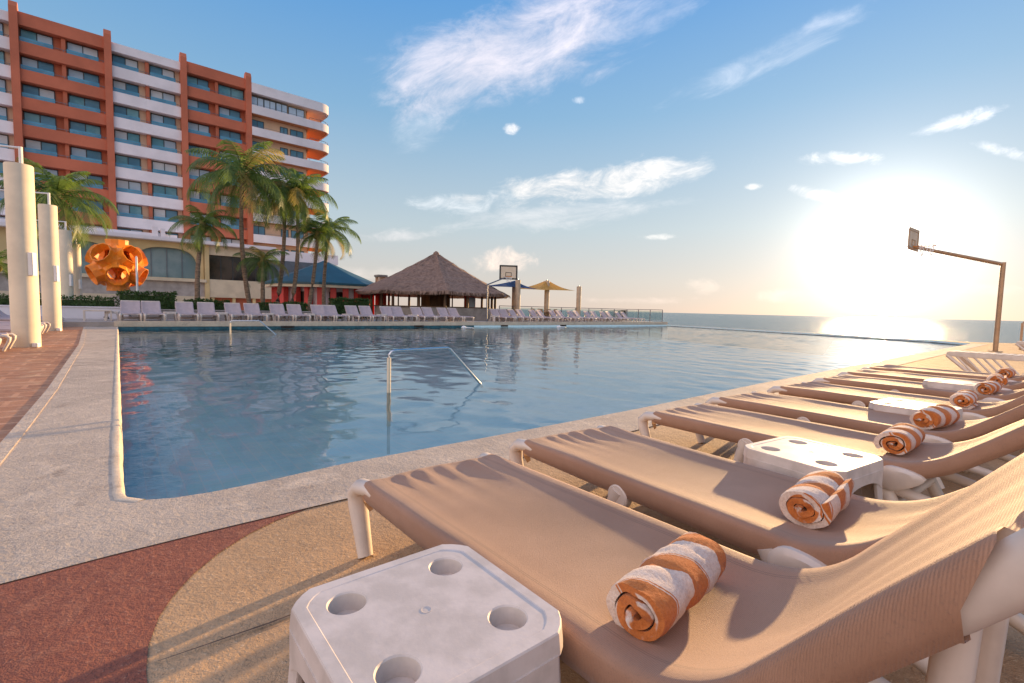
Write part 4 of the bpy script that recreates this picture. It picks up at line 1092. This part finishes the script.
pal = [(3.22, 4.5, 3.50, 4.95, 16, 1.9, 'short palm left of the dark restaurant window'),
       (5.81, 5.0, 5.44, 7.9, 23, 3.3, 'tallest palm with a wide full crown before the hotel'),
       (6.37, 5.0, 6.40, 3.35, 15, 1.7, 'small young palm behind the far loungers, right of the tallest'),
       (7.20, 6.0, 7.78, 7.5, 20, 2.6, 'slim tall palm, left one of the crowded pair'),
       (7.87, 5.5, 8.34, 7.5, 22, 2.6, 'slim tall palm, right one of the crowded pair'),
       (9.04, 6.0, 9.72, 5.35, 15, 2.0, 'leaning palm in front of the teal roof, left of the last palm'),
       (10.38, 7.0, 10.75, 5.85, 18, 2.3, 'rightmost palm, its crown against the open sky'),
       (-2.6, 10.0, -2.35, 6.3, 22, 3.1, 'palm with a wide crown rising behind the cream columns'),
       (-4.7, 9.0, -4.6, 2.6, 13, 1.8, 'low palm at the left edge of the picture')]
for i, (sb, o_, st, zt, nf, fl, lb) in enumerate(pal):
    b_, t_ = PL(sb, o_, st, zt); palm(b_, t_, None, nf, fl, i+3, lb, .14)

# ------------------------------------------------------------------ red pavilion with teal roof
pv = empty('red_pavilion', RW(13.0, 15, DZ), TH, 'red pavilion with a teal hipped roof left of the thatched bar', 'pavilion')
mb = MB(); b = 0
eav = [(4.6*math.cos(R(22.5+45*k)), 4.6*math.sin(R(22.5+45*k))) for k in range(8)]
mb.v += [(x, y, 2.35) for x, y in eav]+[(x*1.0, y*1.0, 2.5) for x, y in eav]+[(x*.45, y*.45, 3.55) for x, y in eav]+[(0, 0, 4.45)]
for k in range(8):
    j = (k+1) % 8; mb.face([k, j, 8+j, 8+k]); mb.face([8+k, 8+j, 16+j, 16+k]); mb.face([16+k, 16+j, 24])
mb.face(list(range(8))[::-1]); mb.build('roof', M['teal'], pv)
mb = MB(); mb.prism([(x*.985, y*.985) for x, y in eav], 2.15, 2.34); mb.build('fascia', M['cream'], pv)
mb = MB(); mb.prism([(x*.72, y*.72) for x, y in eav], 0, 2.14); mb.build('room', M['white_wall'], pv)
for k in range(8):
    for fr_ in (0, .34, .67):
        x = (eav[k][0]*(1-fr_)+eav[(k+1) % 8][0]*fr_)*.80; y = (eav[k][1]*(1-fr_)+eav[(k+1) % 8][1]*fr_)*.80
        mb = MB(); mb.box((x, y, 1.07), (.42, .42, 2.14), rz=R(22.5+45*k)); mb.build('post', M['red'], pv, bevel=.015)
for k in range(8):
    x = (eav[k][0]+eav[(k+1) % 8][0])/2*.73; y = (eav[k][1]+eav[(k+1) % 8][1])/2*.73
    mb = MB(); mb.box((x, y, 1.35), (.06, 1.3, 1.0), rz=R(45+45*k)); mb.build('window', M['dark_glass'], pv)
    mb = MB(); mb.box((x*1.06, y*1.06, .45), (.12, 2.2, .6), rz=R(45+45*k)); mb.build('counter', M['red'], pv)
tw_ = empty('roof_vent_tower', RW(16.66, 12.4, DZ), TH, 'small square louvred vent tower between the pavilion and the thatched roof', 'tower')
mb = MB(); mb.b2(-.34, .34, -.34, .34, 0, 2.72); mb.build('shaft', M['red'], tw_)
mb = MB()
for sx in (-1, 1):
    for sy in (-1, 1): mb.b2(sx*.27-.07, sx*.27+.07, sy*.27-.07, sy*.27+.07, 2.725, 3.22)
mb.b2(-.2, .2, -.2, .2, 2.725, 3.22); mb.build('louvre', M['peach_wall'], tw_)
mb = MB(); mb.b2(-.42, .42, -.42, .42, 3.225, 3.4); mb.build('cap', M['stone'], tw_, bevel=.03)

# ------------------------------------------------------------------ thatched bar (palapa)
pa = empty('thatched_bar', RW(19.35, 8.2, DZ), TH, 'open poolside bar under a big conical thatched roof', 'bar')
rng = random.Random(5)
mb = MB(); N8 = 8; RR = 6.05
ed = [(RR*math.cos(R(22.5+45*k)), RR*math.sin(R(22.5+45*k))) for k in range(8)]
rings = 14; seg = 10
def roofpt(t_, q):       # t 0 eave .. 1 apex ; q 0..8
    k = int(q) % 8; f_ = q-int(q); x = ed[k][0]*(1-f_)+ed[(k+1) % 8][0]*f_; y = ed[k][1]*(1-f_)+ed[(k+1) % 8][1]*f_
    z = 1.92+3.12*t_ + .14*math.sin(t_*math.pi)*-1
    j = 1-t_*.985; nn = noise.noise(Vector((q*3.1, t_*9, 1)))*.05; rg = .06*math.exp(-(min(f_, 1-f_)*7)**2)
    return (x*j, y*j, z+nn+rg+(.03 if int(t_*rings*1.0) % 2 else 0))
b = 0; NQ = 8*seg
for i in range(rings+1):
    for q in range(NQ): mb.v.append(roofpt(i/rings, q/seg))
for i in range(rings):
    for q in range(NQ): q2 = (q+1) % NQ; mb.face([i*NQ+q, i*NQ+q2, (i+1)*NQ+q2, (i+1)*NQ+q])
b = len(mb.v)
for q in range(NQ): x, y, z = mb.v[q]; mb.v.append((x*.96, y*.96, z-.22))
for q in range(NQ): q2 = (q+1) % NQ; mb.face([q, q2, b+q2, b+q])
b2_ = len(mb.v); mb.v.append((0, 0, 4.0))
for q in range(NQ): q2 = (q+1) % NQ; mb.face([b+q, b+q2, b2_])
for i in range(1500):     # straw fringe at the eave and loose straws on the slopes
    q = rng.uniform(0, 8); t_ = 0 if i < 750 else rng.random()**1.5*.97; p_ = Vector(roofpt(t_, q)); out = Vector((p_.x, p_.y, 0)).normalized()
    L = rng.uniform(.12, .34) if t_ == 0 else rng.uniform(.15, .3); w_ = out.cross(Vector((0, 0, 1)))*rng.uniform(.015, .05)
    p_ = p_+Vector((0, 0, .03)); e = p_+out*L*(.5 if t_ == 0 else .85)+Vector((0, 0, -L*(.8 if t_ == 0 else .40))); bb = len(mb.v); mb.v += [tuple(p_-w_), tuple(p_+w_), tuple(e+w_*.4), tuple(e-w_*.4)]; mb.face([bb, bb+1, bb+2, bb+3])
ob = mb.build('roof', M['thatch'], pa)
mb = MB(); mb.lathe([(.25, 4.98), (.22, 5.12), (.06, 5.25)], n=10); mb.build('finial', M['thatch'], pa, smooth=True)
for k in range(8):
    for fr_ in (0, .5):
        x = (ed[k][0]*(1-fr_)+ed[(k+1) % 8][0]*fr_)*.80; y = (ed[k][1]*(1-fr_)+ed[(k+1) % 8][1]*fr_)*.80
        mb = MB(); mb.lathe([(.11, 0), (.09, 2.45)], c=(x, y, 0), n=10); mb.build('post', M['wood'], pa, smooth=True)
mb = MB(); o8 = [(x*.76, y*.76) for x, y in ed]; i8 = [(x*.68, y*.68) for x, y in ed]
for k in range(8):
    j = (k+1) % 8; mb.prism([o8[k], o8[j], i8[j], i8[k]], 0, .88)
mb.build('bar_counter', M['stone'], pa)
mb = MB(); o8 = [(x*.79, y*.79) for x, y in ed]; i8 = [(x*.66, y*.66) for x, y in ed]
for k in range(8):
    j = (k+1) % 8; mb.prism([o8[k], o8[j], i8[j], i8[k]], .884, .95)
mb.build('counter_top', M['wood'], pa)
mb = MB(); mb.b2(-.9, .9, -.7, .7, 0, 2.3); mb.build('back_bar', M['wood'], pa)
mb = MB(); mb.b2(-3.4, 3.4, -.12, -.06, 1.85, 2.02)
for x in (-3.2, -1.6, 1.5, 3.1): mb.b2(x-.04, x+.04, -.1, -.04, .9, 1.85)
mb.build('hanging_rail', M['wood'], pa)
for (x, y, lb) in ((-2.1, -2.6, 'red soft drinks fridge under the thatched roof'), ):
    fr_ = empty('drinks_fridge', RW(21.5, 6.6, DZ), TH, lb, 'fridge'); mb = MB(); mb.b2(-.35, .35, -.3, .3, 0, 1.85); mb.build('cabinet', M['red'], fr_, bevel=.02)
    mb = MB(); mb.b2(-.28, .28, -.33, -.302, .5, 1.7); mb.build('door', M['pane_curtain'], fr_)
# service wall left of palapa counter
mb = MB(); mb.b2(15.7, 23.5, 3.6, 3.8, 0, .86); ob = mb.build('bar_wall', M['stone'], loc=RW(0, 0, DZ), rz=TH, bevel=.02); tag(ob, 'long low stone wall in front of the thatched bar', 'wall')
# umbrellas/tables (brown and red round tables) right of bar
for i, s in enumerate((26.3, 27.2, 28.1)):
    t_ = empty('cafe_table', RW(s, 4.0, DZ), TH, ('brown cafe table right of the thatched bar, leftmost of three', 'brown cafe table right of the thatched bar, middle one of three', 'brown cafe table right of the thatched bar, rightmost of three')[i], 'table', 'cafe tables right of the bar')
    mb = MB(); mb.lathe([(.42, .70), (.42, .74)], n=16); mb.build('table_top', M['hoopmetal'], t_, smooth=True)
    mb = MB(); mb.lathe([(.20, 0), (.04, .05), (.04, .70)], n=10); mb.build('leg', M['wood'], t_, smooth=True)
    for dx in (-.55, .55):
        c_ = empty('cafe_chair', RW(s+dx*.7, 3.9, DZ), TH, f'small orange brown cafe chair {"left" if dx < 0 else "right"} of the {("first", "second", "third")[i]} cafe table', 'chair', 'cafe chairs right of the bar')
        mb = MB(); mb.b2(-.2, .2, -.2, .2, .43, .47); mb.build('seat', M['hoopmetal'], c_)
        mb = MB(); mb.b2(-.2, .2, .17, .2, .47, .95); mb.build('backrest', M['hoopmetal'], c_)
        for sx in (-1, 1):
            for sy in (-1, 1): mb = MB(); mb.b2(sx*.18-.015, sx*.18+.015, sy*.18-.015, sy*.18+.015, 0, .43); mb.build('leg', M['wood'], c_)

# ------------------------------------------------------------------ sail posts and shade sails at the far right
M['post_paint'] = mat('ochre_post_paint', (.52, .38, .24), .7, .08, 2)
posts = [(24.75, 4.6, 3.2, 'cream sail post nearest the basketball hoop'), (25.55, 6.0, 3.1, 'cream sail post just right of and behind the first one'), (28.3, 5.0, 3.35, 'cream sail post under the peak of the yellow sail'), (32.25, 5.0, 3.05, 'lone cream sail post right of the yellow sail')]
for (s, o_, h_, lb) in posts:
    c_ = empty('sail_post', RW(s, o_, DZ), TH, lb, 'post', 'cream sail posts on the far deck')
    mb = MB(); mb.lathe([(.21, 0), (.21, h_-.02), (.20, h_)], n=20); mb.build('shaft', M['post_paint'], c_, smooth=True)
    mb = MB(); mb.tube([(0, 0, h_-.01), (0, 0, h_+.08)], .04, 6); mb.build('bracket', M['rail'], c_)
def sail(corners, peak, name, m_, label):
    mb = MB(); c = [Vector(p_) for p_ in corners]; pk = Vector(peak); n_ = 10; K = len(c)
    for i in range(n_+1):
        f_ = i/n_
        for k in range(K):
            for j in range(6):
                g = j/6; e = c[k].lerp(c[(k+1) % K], g); ctr = sum(c, Vector())/K; e = e.lerp(Vector((ctr.x, ctr.y, e.z)), .22*math.sin(g*math.pi))
                p_ = pk.lerp(e, f_); p_.z -= .16*math.sin(f_*math.pi)*(pk.z-e.z+.3); mb.v.append(tuple(p_))
    Q = K*6
    for i in range(n_):
        for q in range(Q): mb.face([i*Q+q, i*Q+(q+1) % Q, (i+1)*Q+(q+1) % Q, (i+1)*Q+q])
    ob = mb.build(name, m_, smooth=True, auto=60); return tag(ob, label, 'shade sail', 'shade sails on the far deck')
def RZ(s, o_, z): return tuple(RW(s, o_, z))
sail([RZ(26.2, 4, 2.72), RZ(31.2, 4.4, 2.82), RZ(30.4, 7.8, 2.9), RZ(26.6, 7.6, 2.85)], RZ(28.3, 5.0, 3.62), 'shade_sail', M['yellow_sail'], 'yellow peaked shade sail over the far deck')
sail([RZ(22.4, 4.2, 2.9), RZ(27.2, 4.6, 2.78), RZ(27.2, 8, 3.0), RZ(22.6, 7.8, 2.9)], RZ(24.9, 5.2, 3.38), 'shade_sail', M['blue_sail'], 'dark blue peaked shade sail beside the basketball hoop')
sail([RZ(-18, 8.6, 2.6), RZ(-12.2, 6.0, 2.3), RZ(-12, 9.5, 2.6)], RZ(-14, 8, 2.9), 'shade_sail', M['blue_sail'], 'blue shade sail at the left edge behind the nearest column')

# ------------------------------------------------------------------ railing round the far deck
def railing(p0, p1, n_, label, parent=None):
    root = empty('deck_railing', p0, math.atan2(p1.y-p0.y, p1.x-p0.x), label, 'railing', 'railings round the far deck'); L = (p1-p0).length; h_ = 1.12
    mb = MB(); mb.box((L/2, 0, h_), (L, .06, .05)); mb.build('top_rail', M['rail'], root)
    mb = MB(); mb.box((L/2, 0, .10), (L, .03, .03)); mb.build('bottom_rail', M['rail'], root)
    for k in range(n_+1):
        mb = MB(); mb.box((L*k/n_, 0, h_/2-.015), (.05, .05, h_-.03)); mb.build('post', M['rail'], root)
    mb = MB(); 
    gm = M['rail_glass']
    for k in range(n_): mb.box((L*(k+.5)/n_, 0, .6), (L/n_-.12, .012, .85))
    mb.build('glass_panel', gm, root)
gmt = bpy.data.materials.new('clear_rail_glass'); gmt.use_nodes = True; T = NT(gmt.node_tree); T.n.clear()
g1 = T.new('ShaderNodeBsdfGlossy'); g1.inputs['Roughness'].default_value = .05; t1 = T.new('ShaderNodeBsdfTransparent'); t1.inputs[0].default_value = (.80, .86, .86, 1); f1 = T.new('ShaderNodeFresnel'); f1.inputs[0].default_value = 1.4
mx = T.new('ShaderNodeMixShader'); T.l.new(f1.outputs[0], mx.inputs[0]); T.l.new(t1.outputs[0], mx.inputs[1]); T.l.new(g1.outputs[0], mx.inputs[2]); T.l.new(mx.outputs[0], T.new('ShaderNodeOutputMaterial').inputs[0]); M['rail_glass'] = gmt
railing(RW(24, 4.4+1.6, DZ), RW(38.4, 4.4, DZ), 9, 'long glass and metal railing behind the far loungers')
railing(RW(38.42, 4.3, DZ), RW(38.42, .35, DZ), 3, 'short railing at the right end of the far deck above the sea')
r_ = empty('deck_railing', (19.3, 18.2, 0), R(-48), 'short railing at the right edge of the picture by the sea', 'railing')
mb = MB(); mb.box((3, 0, 1.05), (6, .06, .05)); mb.build('top_rail', M['hoopmetal'], r_)
for k in range(7): mb = MB(); mb.box((k*1.0, 0, .51), (.07, .07, 1.02)); mb.build('post', M['hoopmetal'], r_)

# ------------------------------------------------------------------ basketball hoops
def hoop(base, poleh, rise, armvec, bw, bh, face, label, m_, thick=.06, brd='board'):
    root = empty('basketball_hoop', base, 0, label, 'basketball hoop', 'poolside basketball hoops'); av = Vector(armvec)
    mb = MB(); mb.tube([(0, 0, 0), (0, 0, poleh)], thick, 10); mb.lathe([(.2, 0), (.2, .02)], n=12); mb.build('pole', M[m_], root, smooth=True)
    e = Vector((0, 0, poleh-thick))+av; mb = MB(); mb.tube([(0, 0, poleh-thick), tuple(e)], thick*.85, 10); mb.build('arm', M[m_], root, smooth=True)
    f_ = Vector(face).normalized(); sd = f_.cross(Vector((0, 0, 1))); c = e+f_*.12+Vector((0, 0, bh*.30)); rz = math.atan2(sd.y, sd.x)
    mb = MB(); mb.box(tuple(c), (bw, .03, bh), rz=rz); bd_ = mb.build('backboard', M[brd], root)
    mb = MB()
    for (x, z, w, h_) in ((0, bh/2, bw+.09, .10), (0, -bh/2, bw+.09, .10), (-bw/2, 0, .10, bh), (bw/2, 0, .10, bh), (0, -bh*.02, bw*.36, .035), (0, -bh*.30, bw*.36, .035), (-bw*.17, -bh*.16, .035, bh*.3), (bw*.17, -bh*.16, .035, bh*.3)):
        q = c+sd*x+Vector((0, 0, z))+f_*.022; mb.box(tuple(q), (w, .02, h_), rz=rz)
    mb.build('border', M['black'] if brd != 'board' else M[m_], bd_)
    rc = c+f_*.40-Vector((0, 0, bh*.36)); pts = [tuple(rc+(f_*math.cos(q)+sd*math.sin(q))*.23) for q in [i*math.pi/10 for i in range(21)]]
    mb = MB(); mb.tube(pts, .012, 6, caps=False); mb.tube([tuple(rc-f_*.23), tuple(rc-f_*.40)], .015, 6); mb.build('rim', M['orange_paint'], root, smooth=True)
    mb = MB()
    for k in range(12):
        q1 = k*math.pi/6
        for dq in (-1, 1):
            prev = None
            for j in range(4):
                rr_ = (.23, .19, .16, .13)[j]; q = q1+dq*j*math.pi/12; cur = tuple(rc+(f_*math.cos(q)+sd*math.sin(q))*rr_-Vector((0, 0, .12*j)))
                if prev: mb.tube([prev, cur], .006, 4, caps=False)
                prev = cur
    mb.build('net', M['lamp_white'], root)
M['clearboard'] = mat('smoky_backboard', (.40, .40, .40), .3, .05, trans=.5)
hoop(RW(18.92, .75, DZ), 2.5, 0, A*1.50+Vector((0, 0, .62))-B*.3, 1.12, .86, (.1, -1, 0), 'small basketball hoop on a pole at the far deck before the thatched bar', 'rail', .05, 'clearboard')
hoop(Vector((17.05, 16.9, 0)), 3.12, 0, Vector((-3.15, .25, .60)), 1.05, .66, (.60, -.80, 0), 'tall bent pole with a basketball hoop reaching over the pool against the sun', 'hoopmetal', .072)

# ------------------------------------------------------------------ pool handrails
def handrail(p0, p1, h_, flat, label):
    root = empty('pool_handrail', (p0[0], p0[1], 0), 0, label, 'handrail', 'stainless pool handrails'); d = Vector((p1[0]-p0[0], p1[1]-p0[1], 0)); L = d.length; d.normalize()
    def P(t_, z): return (d.x*t_, d.y*t_, z)
    mb = MB(); rr = .022
    path = [P(0, -1.0), P(0, h_-.09)]+[P(.09-.09*math.cos(q), h_-.09+.09*math.sin(q)) for q in (.4, .8, 1.2)]+[P(.10, h_), P(L*flat, h_+.01), P(L*flat+.05, h_-.01)]
    path += [P(L, WZ), P(L+.04, WZ-.06)]
    mb.tube(path, rr, 12); mb.build('rail', M['steel'], root, smooth=True)
    mb = MB(); mb.tube([P(0, -.6), P(0, h_-.10)], .028, 12); mb.build('sleeve', M['column'], root, smooth=True)
handrail((-1.72, 6.70), (-.50, 7.70), .47, .60, 'bent stainless handrail rising from the near pool steps')
handrail((-10.65, 18.1), (-9.25, 18.75), .40, .62, 'smaller looking stainless handrail rising from the water by the far edge')
# lights in the far pool wall
for i, (s, lb) in enumerate(((6.4, 'dark round pool light in the far wall below the palms'), (13.5, 'dark round pool light in the far wall below the thatched bar'), (19.8, 'dark round pool light in the far wall below the basketball hoop'), (25.3, 'dark round pool light in the far wall, rightmost'))):
    c_ = empty('pool_light', RW(s, -.045, -.03), TH, lb, 'pool light', 'pool lights in the far wall')
    mb = MB(); mb.box((0, -.01, .0), (.62, .04, .13)); mb.build('housing', M['black'], c_, bevel=.02)
    mb = MB(); mb.box((0, -.033, .0), (.4, .012, .06)); mb.build('lens', M['dark_glass'], c_, bevel=.004)
# two white floats
for i, (s, o_, lb) in enumerate(((15.9, -1.1, 'white float on the water under the thatched bar'), (23.6, -1.3, 'white float on the water under the sail posts'))):
    c_ = empty('pool_float', RW(s, o_, WZ), TH, lb, 'float', 'white floats by the far edge')
    mb = MB(); mb.lathe([(.03, -.04), (.14, -.01), (.16, .05), (.08, .13), (.02, .15)], n=14); mb.build('buoy', M['lamp_white'], c_, smooth=True)
    mb = MB(); mb.tube([(.1, 0, .04), (.5, -.05, .03), (.75, .05, .0)], [.05, .03, .02], 8); mb.build('tail_rope', M['lamp_white'], c_, smooth=True)
# bird on the left deck
bd = empty('bird', (-18.6, 21.9, .01), R(-20), 'small dark bird pecking at the end of the left deck', 'bird')
mb = MB(); mb.tube([(-.62, 0, .66), (-.40, 0, .52), (-.22, 0, .42), (-.05, 0, .34), (.10, 0, .26), (.20, 0, .17), (.27, 0, .12), (.33, 0, .08)], [.012, .03, .05, .095, .10, .06, .052, .01], 10)
mb.build('body', M['bird'], bd, smooth=True, auto=80)
for sy in (-1, 1): mb = MB(); mb.tube([(-.02, sy*.04, .28), (.0, sy*.04, .14), (-.02, sy*.04, .0), (.06, sy*.04, .0)], .012, 5); mb.build('leg', M['black'], bd)
